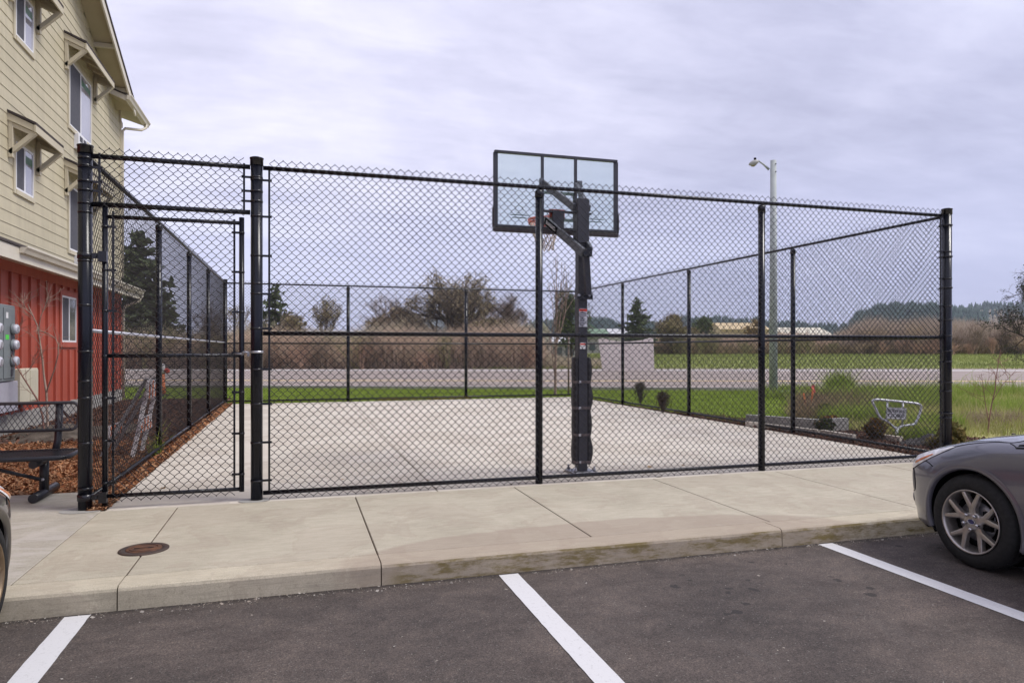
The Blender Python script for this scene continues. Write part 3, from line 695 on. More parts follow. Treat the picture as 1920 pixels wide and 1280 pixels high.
# ------------------------------------------------------------------ basketball hoop
HX, HYp, BY = 3.31, 8.0, 8.85
M['pole'] = simple('graphite_coat', (0.040, 0.040, 0.052), (0.032, 0.032, 0.042), 10, 0.45, spec=0.5)
M['arm'] = simple('grey_powder_coat', (0.115, 0.125, 0.145), (0.09, 0.10, 0.115), 10, 0.5)
M['pad'] = simple('black_pad', (0.024, 0.022, 0.028), (0.016, 0.015, 0.018), 8, 0.6, bmp=0.15, bscale=12)
hp_ = empty('basketball_hoop', (HX, HYp, 0), 'basketball hoop with a clear backboard on a padded square post', 'basketball hoop')
q = .0575
MB().bbox(HX - q, HX + q, HYp - q, HYp + q, 0.02, 3.05, .006).build('pole', M['pole'], hp_)
m = MB().bbox(HX - .15, HX + .15, HYp - .15, HYp + .15, 0.0, 0.022, .004)
for a in (-1, 1):
    for b in (-1, 1): m.tube([(HX + a * .12, HYp + b * .12, 0), (HX + a * .12, HYp + b * .12, .085)], .012, 8); m.lathe([(.022, .03), (.022, .05)], (HX + a * .12, HYp + b * .12, 0), 'Z', 6)
m.build('base_plate', M['steel'], hp_)
# the pad: wraps three sides, bulging between its straps, open at the back
def pad():
    n = 44; V = []; prof = []
    for i in range(n + 1):
        z = .10 + 1.30 * i / n
        k = (z - .10) / .325; bulge = .010 + .020 * abs(math.sin(math.pi * k)) + (.012 if int(k) % 2 == 0 else .0) * math.sin(math.pi * (k % 1))
        prof.append((z, bulge))
    sec = [(-.088, -.050), (-.092, .07), (-.07, .10), (.07, .10), (.092, .07), (.088, -.055), (.066, -.055), (.062, .055), (-.062, .055), (-.062, -.050)]
    for z, bl in prof:
        for j, (x, y) in enumerate(sec):
            ex = bl * (1.0 if x > 0.08 else .35 if x < -.08 else 0)
            V.append((HX + x + (ex if x > 0 else -ex), HYp + y, z))
    k = len(sec); F = []
    for i in range(n):
        for j in range(k): F.append((i * k + j, i * k + (j + 1) % k, (i + 1) * k + (j + 1) % k, (i + 1) * k + j))
    mb = MB(); mb.add(V, F, True); mb.f.append(list(range(k))); mb.sm.append(False); mb.f.append([n * k + j for j in range(k)]); mb.sm.append(False)
    return mb.build('pole_pad', M['pad'], hp_)
pd_ = pad()
for z in (.13, .46, .785, 1.10):
    m = MB().bar((HX - .096, HYp - .062, z), (HX + .094, HYp - .066, z), .006, .030)
    m.bar((HX - .094, HYp - .06, z), (HX - .098, HYp + .05, z), .004, .030)
    m.build('strap', simple('pad_strap', (0.13, 0.10, 0.10), (0.09, 0.07, 0.075), 10, 0.7) if z == .13 else bpy.data.materials['pad_strap'], pd_)
    MB().bbox(HX - .06, HX - .03, HYp - .069, HYp - .062, z - .014, z + .016, .002).build('buckle', M['galv'], pd_)
# sleeve at the pole top
zt = 3.32
MB().bbox(HX - .082, HX + .072, HYp - .080, HYp + .07, 2.78, zt, .006).build('sleeve', M['arm'] if False else M['pole'], hp_)
for z in (3.15, 2.93):
    MB().tube([(HX - .16, HYp, z), (HX + .13, HYp, z)], .014, 8).build('pivot_bolt', M['vinyl'], hp_)
bz1, bz0 = PY(929, 284, BY).z, PY(927, 423, BY).z
bx0, bx1 = PY(929, 350, BY).x, PY(1154.5, 350, BY).x
# board
M['acrylic'], nt_, b_ = new_mat('clear_acrylic')
def mk_acrylic():
    nt = nt_; out = nt.nodes['Material Output']
    tr = nd(nt, 'ShaderNodeBsdfTransparent'); tr.inputs[0].default_value = (0.93, 0.975, 0.965, 1)
    gl = nd(nt, 'ShaderNodeBsdfGlossy'); gl.inputs['Roughness'].default_value = 0.03
    fr_ = nd(nt, 'ShaderNodeFresnel'); fr_.inputs[0].default_value = 1.45
    df = nd(nt, 'ShaderNodeBsdfTranslucent'); df.inputs[0].default_value = (0.80, 0.90, 0.90, 1)
    a = nd(nt, 'ShaderNodeMixShader'); nt.links.new(mth(nt, 'MULTIPLY', noise(nt, pos(nt), 2.5), 0.16), a.inputs[0]); nt.links.new(tr.outputs[0], a.inputs[1]); nt.links.new(df.outputs[0], a.inputs[2])
    mx = nd(nt, 'ShaderNodeMixShader'); nt.links.new(fr_.outputs[0], mx.inputs[0]); nt.links.new(a.outputs[0], mx.inputs[1]); nt.links.new(gl.outputs[0], mx.inputs[2])
    nt.links.new(mx.outputs[0], out.inputs[0])
mk_acrylic()
bd = MB().b2(bx0 + .02, bx1 - .02, BY - .006, BY + .006, bz0 + .02, bz1 - .02).build('backboard', M['acrylic'], hp_)
fm = M['pole']
t = .029
for (a, b) in (((bx0, bz1), (bx1, bz1)), ((bx0, bz0), (bx1, bz0))):
    MB().bar((a[0] - t / 2, BY, a[1]), (b[0] + t / 2, BY, b[1]), .06, t).build('frame_rail', fm, bd)
for x in (bx0, bx1): MB().bar((x, BY, bz0 + t / 2), (x, BY, bz1 - t / 2), .058, t, up=(0, 1, 0)).build('frame_rail', fm, bd)
mx = [bx0 + (bx1 - bx0) * .372, bx0 + (bx1 - bx0) * .648]
for x in mx: MB().bar((x, BY - .024, bz0 + t / 2), (x, BY - .024, bz1 - t / 2), .034, .034, up=(0, 1, 0)).build('frame_upright', fm, bd)
zc = PY(1050, 398, BY).z
MB().bar((mx[0], BY - .023, zc), (mx[1], BY - .023, zc), .032, .03).build('cross_bar', fm, bd)
# white target box painted on the glass, seen from behind
tx0, tx1 = (bx0 + bx1) / 2 - .27, (bx0 + bx1) / 2 + .27; tz0, tz1 = bz0 + .10, bz0 + .50
m = MB(); w = .045
for (x0, x1, z0, z1) in ((tx0, tx1, tz0, tz0 + w), (tx0, tx1, tz1 - w, tz1), (tx0, tx0 + w, tz0 + w, tz1 - w), (tx1 - w, tx1, tz0 + w, tz1 - w)): m.b2(x0, x1, BY + .0075, BY + .009, z0, z1)
m.build('target_box', simple('target_paint', (0.55, 0.60, 0.50), (0.5, 0.55, 0.46), 8, .6), bd)
for cxx in (bx0 + .33, bx1 - .30):                      # faint oval emblems in the lower corners
    m = MB(); zz = bz0 + .17
    m.tube([(cxx + .055 * math.cos(t_), BY + .009, zz + .06 + .05 * math.sin(t_)) for t_ in np.linspace(0, 2 * math.pi, 21)[:-1]], .004, 4, closed=True)
    for i, ww in enumerate((.13, .10)): m.b2(cxx - ww, cxx + ww, BY + .0075, BY + .009, zz - .02 - i * .035, zz - .005 - i * .035)
    m.build('emblem', simple('faint_print', (0.62, 0.68, 0.68), None, 8, .6), bd)
# pad along the bottom edge, turned up at the corners
m = MB(); e = .035
m.bbox(bx0 - e, bx1 + e, BY - .03, BY + .03, bz0 - .075, bz0 - .022, .012)
m.bbox(bx0 - e - .004, bx0 - .024, BY - .028, BY + .028, bz0 - .024, bz0 + .24, .010); m.bbox(bx1 + .024, bx1 + e + .004, BY - .028, BY + .028, bz0 - .024, bz0 + .24, .010)
m.build('edge_pad', simple('maroon_black_pad', (0.035, 0.024, 0.028), (0.024, 0.016, 0.02), 8, .55), bd)
# rim bracket, rim, net
rc = Vector(((bx0 + bx1) / 2, BY, zc - .11))
MB().bbox(PY(1034, 400, BY).x, PY(1055, 400, BY).x, BY - .055, BY - .02, zc - .24, zc + .012, .004).build('rim_bracket', fm, bd)
rz = PY(1020, 409, 9.2).z; rim_c = Vector((rc.x, BY + .48, rz))
M['rim'] = simple('orange_rim', (0.90, 0.11, 0.04), (0.78, 0.09, 0.032), 12, .45)
rm = MB().tube([rim_c + Vector((.228 * math.cos(a), .228 * math.sin(a), 0)) for a in np.linspace(0, 2 * math.pi, 33)[:-1]], .019, 8, closed=True)
rm.tube([rim_c + Vector((.225 * math.cos(a), .225 * math.sin(a), -.038)) for a in np.linspace(0, 2 * math.pi, 33)[:-1]], .015, 8, closed=True)
rm.b2(rc.x - .07, rc.x + .07, BY + .008, BY + .26, rz - .012, rz + .012); rm.b2(rc.x - .11, rc.x + .11, BY + .009, BY + .020, rz - .10, rz + .06)
rm.bar((rc.x - .06, BY + .02, rz - .09), (rc.x - .15, BY + .2, rz - .012), .02, .008); rm.bar((rc.x + .06, BY + .02, rz - .09), (rc.x + .15, BY + .2, rz - .012), .02, .008)
rim = rm.build('rim', M['rim'], hp_)
m = MB(); NR = 12; lv = [(0, .225), (.10, .20), (.19, .165), (.27, .135), (.34, .12), (.41, .125)]
for s_ in (1, -1):
    for k in range(NR):
        m.tube([rim_c + Vector((r * math.cos(2 * math.pi * (k + s_ * .5 * i) / NR), r * math.sin(2 * math.pi * (k + s_ * .5 * i) / NR), -.012 - h + random.uniform(-.008, .008))) for i, (h, r) in enumerate(lv)], .0072, 5)
m.build('net', simple('nylon_net', (0.82, 0.77, 0.72), (0.68, 0.62, 0.57), 20, .8), rim)
# lifting arms: two above, two below
def arm(name, a, b, w, h, mat='arm'): return MB().bar(a, b, w, h).build(name, M[mat], hp_)
ua, ub = PY(1010, 343, BY - .05), PY(1085, 350, BY - .05)
arm('upper_arm', (HX - .105, HYp - .03, 3.21), (mx[0], BY - .045, ua.z), .035, .085)
arm('upper_arm', (HX + .09, HYp - .03, 3.21), (mx[1], BY - .045, ua.z), .035, .085)
m = MB().bar((mx[0] - .02, BY - .05, ua.z - .03), (mx[0] - .02, BY - .05, ua.z + .06), .05, .05, up=(0, 1, 0)); m.build('arm_bracket', M['arm'], hp_)
m = MB().bar((mx[1] + .04, BY - .05, ua.z - .03), (mx[1] + .04, BY - .05, ua.z + .06), .07, .06, up=(0, 1, 0)); m.build('arm_bracket', M['arm'], hp_)
la0 = Vector((HX - .05, HYp - .28, PY(1093, 474, HYp - .28).z)); lx1 = mx[0] + .03
lb0 = Vector((lx1, BY - .07, PY(1019, 413, BY - .07).z))
la0.x = PY(1094, 474, HYp - .28).x
lower = arm('lower_arm', la0, lb0, .035, .10)
ra0 = Vector((PY(1108, 466, HYp - .25).x, HYp - .25, la0.z + .03)); arm('lower_arm', ra0, (mx[1] - .01, BY - .07, lb0.z - .02), .035, .10)
MB().box((la0 + ra0) / 2 + Vector((0, .01, -.01)), (abs(ra0.x - la0.x), .07, .09)).build('arm_yoke', M['vinyl'], hp_)
# black name strip with white lettering on the left face of the lower arm
d_ = (lb0 - la0).normalized(); L_ = (lb0 - la0).length
s0, s1 = la0 + d_ * (L_ * .64), la0 + d_ * (L_ * .985)
nrm = Vector((d_.y, -d_.x, 0)).normalized() * -1
up_ = nrm.cross(d_).normalized(); up_ = up_ if up_.z > 0 else -up_
st = MB().bar(s0 + nrm * .0195, s1 + nrm * .0195, .004, .092).build('name_strip', M['hole'], lower)
def text(body, size, mat, parent, loc, ax, upv, name='lettering', ext=.0015, sx=1.0, align='CENTER', lsp=1.0):
    cu = bpy.data.curves.new(name, 'FONT'); cu.body = body; cu.size = size; cu.extrude = ext; cu.align_x = align; cu.align_y = 'CENTER'; cu.space_line = lsp
    cu.offset = size * .012
    cu.materials.append(mat); o = bpy.data.objects.new(name, cu); col.objects.link(o)
    ax = Vector(ax).normalized(); upv = Vector(upv).normalized(); n = ax.cross(upv).normalized()
    Mx = Matrix((ax * sx, upv, n)).transposed().to_4x4()
    if parent is not None: o.parent = parent; loc = Vector(loc) - worigin(parent)
    Mx.translation = loc
    dg = bpy.context.evaluated_depsgraph_get(); dg.update()
    me = bpy.data.meshes.new_from_object(o.evaluated_get(dg)); bpy.data.objects.remove(o)
    o = bpy.data.objects.new(name, me); col.objects.link(o)
    if parent is not None: o.parent = parent
    o.matrix_local = Mx
    return o
# reads from the far (upper) end down to the pole
text('SILVERBACK', .062, M['white_paint'], st, (s0 + s1) / 2 + nrm * .0225, -d_, up_, sx=.92)
# strut along the back of the pole
sa_, sb_ = PY(1098, 470, HYp - .19), PY(1103, 553, HYp - .14)
MB().bar(sa_, sb_, .07, .055, up=(0, 1, 0)).build('lift_strut', M['arm'] if False else M['pole'], hp_)
MB().bar((HX - .09, HYp - .085, sb_.z - .02), (HX + .11, HYp - .085, sb_.z - .02), .03, .06).build('strut_bracket', M['vinyl'], hp_)
for x in (-.075, .06): MB().lathe([(.016, 0), (.016, -.018)], (HX + x, HYp - .10, sb_.z), 'Y', 6).build('bolt', M['galv'], hp_)
# warning labels
yl_ = HYp - q - .002
def warn(zt_, zb_, x0, x1, lines, hdr):
    o = MB().b2(x0, x1, yl_ - .0015, yl_ + .0025, zb_, zt_).build('warning_label', simple('label_grey', (.60, .60, .66), (.5, .5, .56), 20, .5) if hdr == 1 else M['white_paint'], hp_)
    h = (zt_ - zb_)
    MB().b2(x0 + .002, x1 - .002, yl_ - .0035, yl_ - .001, zt_ - h * (.16 if hdr == 1 else .36), zt_ - h * (.03 if hdr == 1 else .14)).build('header', simple('label_red', (.75, .06, .03), None, 20, .5), o)
    z = zt_ - h * .22
    for i in range(lines):
        ww = random.uniform(.55, .95); hh = h * .66 / lines
        MB().b2(x0 + .008, x0 + .008 + (x1 - x0 - .016) * ww, yl_ - .0032, yl_ - .001, z - hh * .72, z - hh * .12).build('print_block', simple('label_ink', (.06, .06, .09), None, 20, .5) if 'label_ink' not in bpy.data.materials else bpy.data.materials['label_ink'], o)
        z -= h * .76 / lines
zz = lambda y: PY(1092, y, yl_).z
warn(zz(578), zz(612.5), HX - .054, HX + .052, 7, 1)
warn(zz(642), zz(654), HX - .042, HX + .030, 0, 2)

# ------------------------------------------------------------------ street lamp
lp = G(1450, 741)
lam = empty('street_lamp', lp, 'tall pale grey street lamp standing on the lawn behind the right fence', 'street lamp')
M['lamp_grey'] = simple('lamp_pole_concrete', (0.42, 0.45, 0.44), (0.34, 0.37, 0.36), 3, .7)
ht = PD(1447, 301, (lp.x * SN + lp.y * CS)).z
m = MB().tube([lp + Vector((0, 0, z)) for z in (-.2, ht / 2, ht)], [.135, .115, .093], 16); m.build('pole', M['lamp_grey'], lam)
for z in (ht - .13, ht - .38): MB().lathe([(.02, -.09), (.02, -.105)], (lp.x + .02, lp.y - .005, lp.z + z), 'Y', 6).build('bolt', M['hole'], lam)
dl = lp.x * SN + lp.y * CS
a0, a1 = PD(1442, 318, dl), PD(1421, 301, dl)
MB().tube([a0, (a0 + a1) / 2 + Vector((0, 0, .02)), a1], [.042, .030, .024], 10).build('arm', M['lamp_grey'], lam)
hd0, hd1 = PD(1422, 302, dl), PD(1404, 309, dl); dh = hd1 - hd0
m = MB(); pts = [hd0 + dh * k for k in (0, .12, .35, .65, .9, 1.0)]
m.tube(pts, [.03, .065, .085, .08, .05, .015], 14)
hd = m.build('lamp_head', simple('cobra_head', (.46, .46, .43), (.36, .36, .33), 6, .5), lam)
MB().lathe([(.04, .06), (.04, .14), (.02, .15)], hd0 + dh * .35, 'Z', 12).build('photocell', M['hole'], hd)
m = MB(); c_ = hd0 + dh * .5; m.tube([c_ + Vector((0, 0, -.07)) - dh * .25, c_ + Vector((0, 0, -.08)), c_ + Vector((0, 0, -.06)) + dh * .25], [.03, .05, .03], 12); m.build('lens', simple('lamp_lens', (.34, .30, .18), None, 6, .25), hd)

# ------------------------------------------------------------------ SIDEWALK CLOSED sign on its bent pipe
sg = G(1680, 822); ds_ = sg.x * SN + sg.y * CS
sn = empty('barricade_sign', sg, 'SIDEWALK CLOSED sign in a bent silver pipe frame behind the right fence', 'sign')
pts = [(1680, 822), (1683, 806), (1672, 797), (1664, 790), (1650, 782), (1641, 764), (1636, 754), (1641, 749), (1660, 750), (1700, 754), (1721, 757), (1727, 763), (1724, 776), (1717, 792), (1710, 796), (1690, 799), (1684, 806)]
def smooth(ps, n=4):
    ps = [Vector(p) for p in ps]; out = []
    for i in range(len(ps) - 1):
        p0, p1, p2, p3 = ps[max(i - 1, 0)], ps[i], ps[i + 1], ps[min(i + 2, len(ps) - 1)]
        for k in range(n):
            t = k / n
            out.append(.5 * ((2 * p1) + (p2 - p0) * t + (2 * p0 - 5 * p1 + 4 * p2 - p3) * t * t + (3 * p1 - p0 - 3 * p2 + p3) * t ** 3))
    return out + [ps[-1]]
M['silver'] = simple('silver_pipe', (.66, .66, .68), (.5, .5, .54), 12, .42, metal=.35)
MB().tube(smooth([PD(x, y, ds_) for x, y in pts[1:]], 5), .020, 10).build('pipe_frame', M['silver'], sn)
MB().tube([PD(1681, 824, ds_), PD(1682, 800, ds_)], .028, 10).build('stem', M['silver'], sn)
for x, y0, y1 in ((1664, 750, 791), (1693, 754, 798)): MB().tube([PD(x, y0, ds_), PD(x - 1, y1, ds_)], .015, 8).build('strut', M['silver'], sn)
axr = Vector((CS, -SN, -.055)).normalized(); nb = Vector((-SN, -CS, 0)); upv = axr.cross(nb).normalized() * -1
upv = upv if upv.z > 0 else -upv
c_ = PD(1678.5, 774.5, ds_) + nb * .03
hw, hh = .5 * 38 / FPX * ds_, .5 * 22 / FPX * ds_
def plate(c, hw, hh, th): 
    m = MB(); vs_ = [c + axr * (hw * a) + upv * (hh * b) + nb * (th * d) for d in (0, 1) for a, b in ((-1, -1), (1, -1), (1, 1), (-1, 1))]
    return m.add(vs_, [(0, 1, 2, 3), (4, 5, 6, 7), (0, 1, 5, 4), (1, 2, 6, 5), (2, 3, 7, 6), (3, 0, 4, 7)])
pl = plate(c_, hw, hh, .004).build('sign_plate', M['white_paint'], sn)
m = MB()
for a, b, w_, h_ in ((0, .93, .97, .028), (0, -.93, .97, .028), (.96, 0, .016, .9), (-.96, 0, .016, .9)):
    vs_ = [c_ + nb * .0062 + axr * (hw * (a + w_ * i)) + upv * (hh * (b + h_ * j)) for i, j in ((-1, -1), (1, -1), (1, 1), (-1, 1))]; m.add(vs_, [(0, 1, 2, 3)])
m.build('border', M['hole'], pl)
text('SIDEWALK', hh * .82, M['hole'], pl, c_ + nb * .007 + upv * hh * .40, axr, upv, sx=.78, ext=.001)
text('CLOSED', hh * .82, M['hole'], pl, c_ + nb * .007 - upv * hh * .38, axr, upv, sx=.92, ext=.001)
MB().box(sg + Vector((0, 0, .0)), (.34, .22, .05), rz=-YAW).build('foot', simple('red_foot', (.30, .06, .04), (.2, .05, .03), 20, .8), sn)

# ------------------------------------------------------------------ barricades beyond the left fence
M['bar_white'] = simple('barricade_white', (.70, .68, .70), (.55, .52, .55), 10, .7)
M['bar_orange'] = simple('barricade_orange', (.72, .20, .06), (.6, .15, .05), 10, .6)
def stripe_board(parent, a, b, h, nb_=5, th=.03):
    a, b = Vector(a), Vector(b); d = b - a
    brd = MB().bar(a, b, th, h).build('board', M['bar_white'], parent)
    n = d.normalized().cross(Vector((0, 0, 1))).normalized()
    for s_ in (1, -1):
        for k in range(nb_):
            t0, t1 = (k + .12) / nb_, (k + .58) / nb_; sl = .25 / nb_
            o = n * (s_ * (th / 2 + .0015)); u = Vector((0, 0, h / 2 - .004))
            vs_ = [a + d * (t0) - u + o, a + d * t1 - u + o, a + d * min(1, t1 + sl) + u + o, a + d * min(1, t0 + sl) + u + o]
            MB().add(vs_, [(0, 1, 2, 3)]).build('stripe', M['bar_orange'], brd)
bc = G(262, 846); 
bq = empty('traffic_barricade', (-2.25, 11.4, 0), 'orange and white striped folding barricade leaning behind the left fence', 'barricade')
for dy in (0.0, .62):                                    # two A frames
    y = 11.05 + dy
    top = Vector((-2.02, y + .12, 1.08))
    f1 = MB().bar((-2.20, y - .10, 0), top, .05, .075, up=(0, 1, 0)).build('leg', M['bar_white'], bq)
    f2 = MB().bar((-2.62, y + .05, 0), top + Vector((-.04, .02, 0)), .045, .06, up=(0, 1, 0)).build('leg', simple('grey_plastic', (.28, .28, .29), (.2, .2, .21), 9, .6) if 'grey_plastic' not in bpy.data.materials else bpy.data.materials['grey_plastic'], bq)
stripe_board(bq, (-2.12, 10.97, .42), (-2.12, 11.80, .42), .20, 4)
stripe_board(bq, (-2.03, 11.02, .92), (-2.03, 11.92, .92), .25, 4)
stripe_board(bq, (-2.52, 11.05, .34), (-2.52, 11.82, .34), .16, 4)
dq = G(302, 742); dq = Vector((dq.x + .05, dq.y, 0))
de = empty('traffic_delineator', dq, 'orange traffic delineator post with white top and round red reflector', 'traffic marker')
MB().lathe([(.20, 0), (.20, .04), (.10, .06)], dq, 'Z', 10).build('base', M['rubber'], de)
MB().lathe([(.10, .05), (.075, .30), (.06, .72)], dq, 'Z', 16).build('body', M['bar_orange'], de)
MB().lathe([(.066, .72), (.072, .80), (.07, .98), (.03, 1.02)], dq, 'Z', 16).build('top_cap', M['bar_white'], de)
MB().lathe([(.085, .0), (.085, -.03), (.03, -.04)], dq + Vector((.13, -.03, .80)), 'Y', 18).build('reflector', simple('red_lens', (.75, .10, .08), None, 10, .2), de)
# ------------------------------------------------------------------ apartment building
XW, YB0, YB1 = -4.95, 2.0, 23.08
M['siding'] = simple('beige_siding', (0.53, 0.475, 0.335), (0.48, 0.43, 0.30), 0.8, 0.65, sc=(1, .4, 3), bmp=0.06, bscale=40, streak=.10)
M['trim'] = simple('beige_trim', (0.55, 0.495, 0.365), (0.51, 0.455, 0.335), 1.5, 0.6)
M['soffit'] = simple('beige_soffit', (0.45, 0.38, 0.25), (0.40, 0.34, 0.22), 1.5, 0.7)
M['red'] = simple('red_board', (0.41, 0.085, 0.052), (0.355, 0.072, 0.044), 1.2, 0.6, sc=(1, 1, .3), bmp=0.05, bscale=30, streak=.14)
M['cream_gutter'] = simple('cream_gutter', (0.66, 0.61, 0.50), (0.60, 0.55, 0.45), 2, 0.45)
M['vinyl_white'] = simple('window_vinyl', (0.78, 0.78, 0.80), (0.72, 0.72, 0.74), 4, 0.4)
M['shingle'] = simple('asphalt_shingle', (0.060, 0.045, 0.042), (0.030, 0.024, 0.024), 12, 0.9, bmp=0.5, bscale=40)
M['screen'] = simple('insect_screen', (0.085, 0.085, 0.10), (0.065, 0.065, 0.08), 20, 0.75)
def glass_mat(name, base, rough=0.04):
    m, nt, b = new_mat(name); p = pos(nt)
    c = ramp(nt, noise(nt, scaled(nt, p, (1, .6, .25)), 1.2, 3), [(.35, tuple(x * .7 for x in base)), (.65, base)])
    nt.links.new(c, b.inputs['Base Color']); b.inputs['Roughness'].default_value = rough; b.inputs['Specular IOR Level'].default_value = .8
    b.inputs['Coat Weight'].default_value = .6; b.inputs['Coat Roughness'].default_value = .02
    return m
M['pane'] = glass_mat('pale_glass', (0.34, 0.34, 0.40)); M['pane_dark'] = glass_mat('dark_glass', (0.10, 0.13, 0.13))  # first glass has a pale lavender base colour, second a dark one
bu = empty('apartment_building', (XW, 14, 0), 'three storey apartment building, beige lap siding over red board walls', 'building')
RZ = 3.07                                              # top of the red storey
EAVE_Y, EAVE_Z, SL = 22.24, 8.53, 0.43
RIDGE = 12.6
def rake_z(y): return EAVE_Z + SL * (EAVE_Y - y) if y > RIDGE else EAVE_Z + SL * (EAVE_Y - RIDGE) - SL * (RIDGE - y)
# body
m = MB().prism([(XW - 11, YB0, -.3), (XW - 11, YB1, -.3), (XW - 11, YB1, 8.6), (XW - 11, RIDGE, rake_z(RIDGE) - .2), (XW - 11, YB0, rake_z(YB0) - .2)], (10.975, 0, 0))
m.build('wall_core', M['siding'], bu)
# lap siding: one tilted board per course
def lap(z0, z1, y0, y1fn, name):
    m = MB(); e = .216; z = z0
    while z < z1:
        zt_ = min(z + e, z1)
        ya, yb = y1fn(zt_); 
        if yb - ya > .1:
            m.prism([(XW - .024, ya, z), (XW + .011, ya, z), (XW + .001, ya, zt_), (XW - .024, ya, zt_)], (0, yb - ya, 0))
        z += e
    return m.build(name, M['siding'], bu)
lap(RZ + .02, 12.3, YB0, lambda z: (max(YB0, RIDGE - (rake_z(RIDGE) - z) / SL), min(YB1 - .10, RIDGE + (rake_z(RIDGE) - z) / SL)), 'siding_wall')
MB().bbox(XW - .03, XW + .028, YB1 - .10, YB1 + .01, RZ, 8.75, .004).build('corner_board', M['trim'], bu)
# red storey: sheet, battens, frieze
RXc = XW - .015
rw = MB().b2(XW - .03, RXc, YB0, YB1, .32, RZ + .05).build('red_wall', M['red'], bu)
WR = (17.65, 18.74, 1.63, 2.70)                        # red storey window
y = 14.79 - .485 * 26; m = MB()
while y < YB1 - .05:
    segs = [(.32, RZ - .18)]
    if WR[0] - .12 < y < WR[1] + .12: segs = [(.32, WR[2] - .14), (WR[3] + .12, RZ - .18)]
    for a, b in segs: m.b2(RXc, RXc + .046, y - .026, y + .026, a, b)
    y += .485
m.build('batten_boards', M['red'], rw)
MB().b2(RXc, RXc + .028, YB0, YB1, RZ - .18, RZ + .06).build('frieze_board', M['red'], rw)
MB().bbox(RXc - .01, RXc + .04, YB1 - .09, YB1 + .012, .32, RZ, .004).build('corner_board', M['red'], rw)
MB().b2(XW - .2, XW + .03, YB0, YB1 + .02, -.3, .33).build('foundation', M['concrete_grey'], bu)
# windows
def window(y0, y1, z0, z1, x, trimmat, dark_half='l', sticker=False, cas=.085, pane='pane'):
    t = MB(); p = .028
    t.b2(x, x + p, y0 - cas, y0, z0 - cas, z1 + cas); t.b2(x, x + p, y1, y1 + cas, z0 - cas, z1 + cas)
    t.b2(x, x + p, y0, y1, z1, z1 + cas); t.b2(x, x + p + .01, y0, y1, z0 - cas, z0)
    wn = t.build('window', trimmat, bu)
    f = MB(); w = .042; ym_ = (y0 + y1) / 2
    f.b2(x, x + p - .003, y0 + .001, y0 + w, z0 + .001, z1 - .001); f.b2(x, x + p - .003, y1 - w, y1 - .001, z0 + .001, z1 - .001)
    f.b2(x, x + p - .003, y0 + w, y1 - w, z1 - w, z1 - .001); f.b2(x, x + p - .003, y0 + w, y1 - w, z0 + .001, z0 + w)
    f.b2(x, x + p - .006, ym_ - .03, ym_ + .03, z0 + w, z1 - w)
    f.build('frame', M['vinyl_white'], wn)
    MB().b2(x, x + .016, y0 + w, ym_ - .03, z0 + w, z1 - w).build('screen', M['screen'], wn)
    MB().b2(x, x + .014, ym_ + .03, y1 - w, z0 + w, z1 - w).build('pane', M[pane], wn)
    if sticker:
        MB().b2(x + .014, x + .016, ym_ + .034, y1 - w - .004, z1 - w - .24, z1 - w - .10).build('sticker', simple('green_film', (.035, .13, .05), None, 9, .4) if 'green_film' not in bpy.data.materials else bpy.data.materials['green_film'], wn)
    return wn
sx_ = XW + .004
for (z0, z1) in ((6.55, 8.05), (3.74, 5.20)):
    window(18.16, 19.90, z0, z1, sx_, M['trim'], sticker=True)
    window(14.98, 15.88, z0 + .68, z1 + .10, sx_, M['trim'], sticker=True)
    window(9.2, 10.9, z0, z1, sx_, M['trim'])
    # through-wall air conditioner under the big window
    ac = MB().bbox(XW, XW + .11, 18.55, 19.22, z0 - .42, z0 - .06, .01).build('air_conditioner', M['vinyl_white'], bu)
    for k in range(2):
        for j in range(2):
            MB().b2(XW + .1, XW + .113, 18.62 + j * .30, 18.85 + j * .30, z0 - .385 + k * .155, z0 - .26 + k * .155).build('grille', M['screen'], ac)
window(WR[0] + .02, WR[1] - .02, WR[2] + .02, WR[3] - .02, RXc + .005, M['red'], cas=.11, pane='pane_dark')
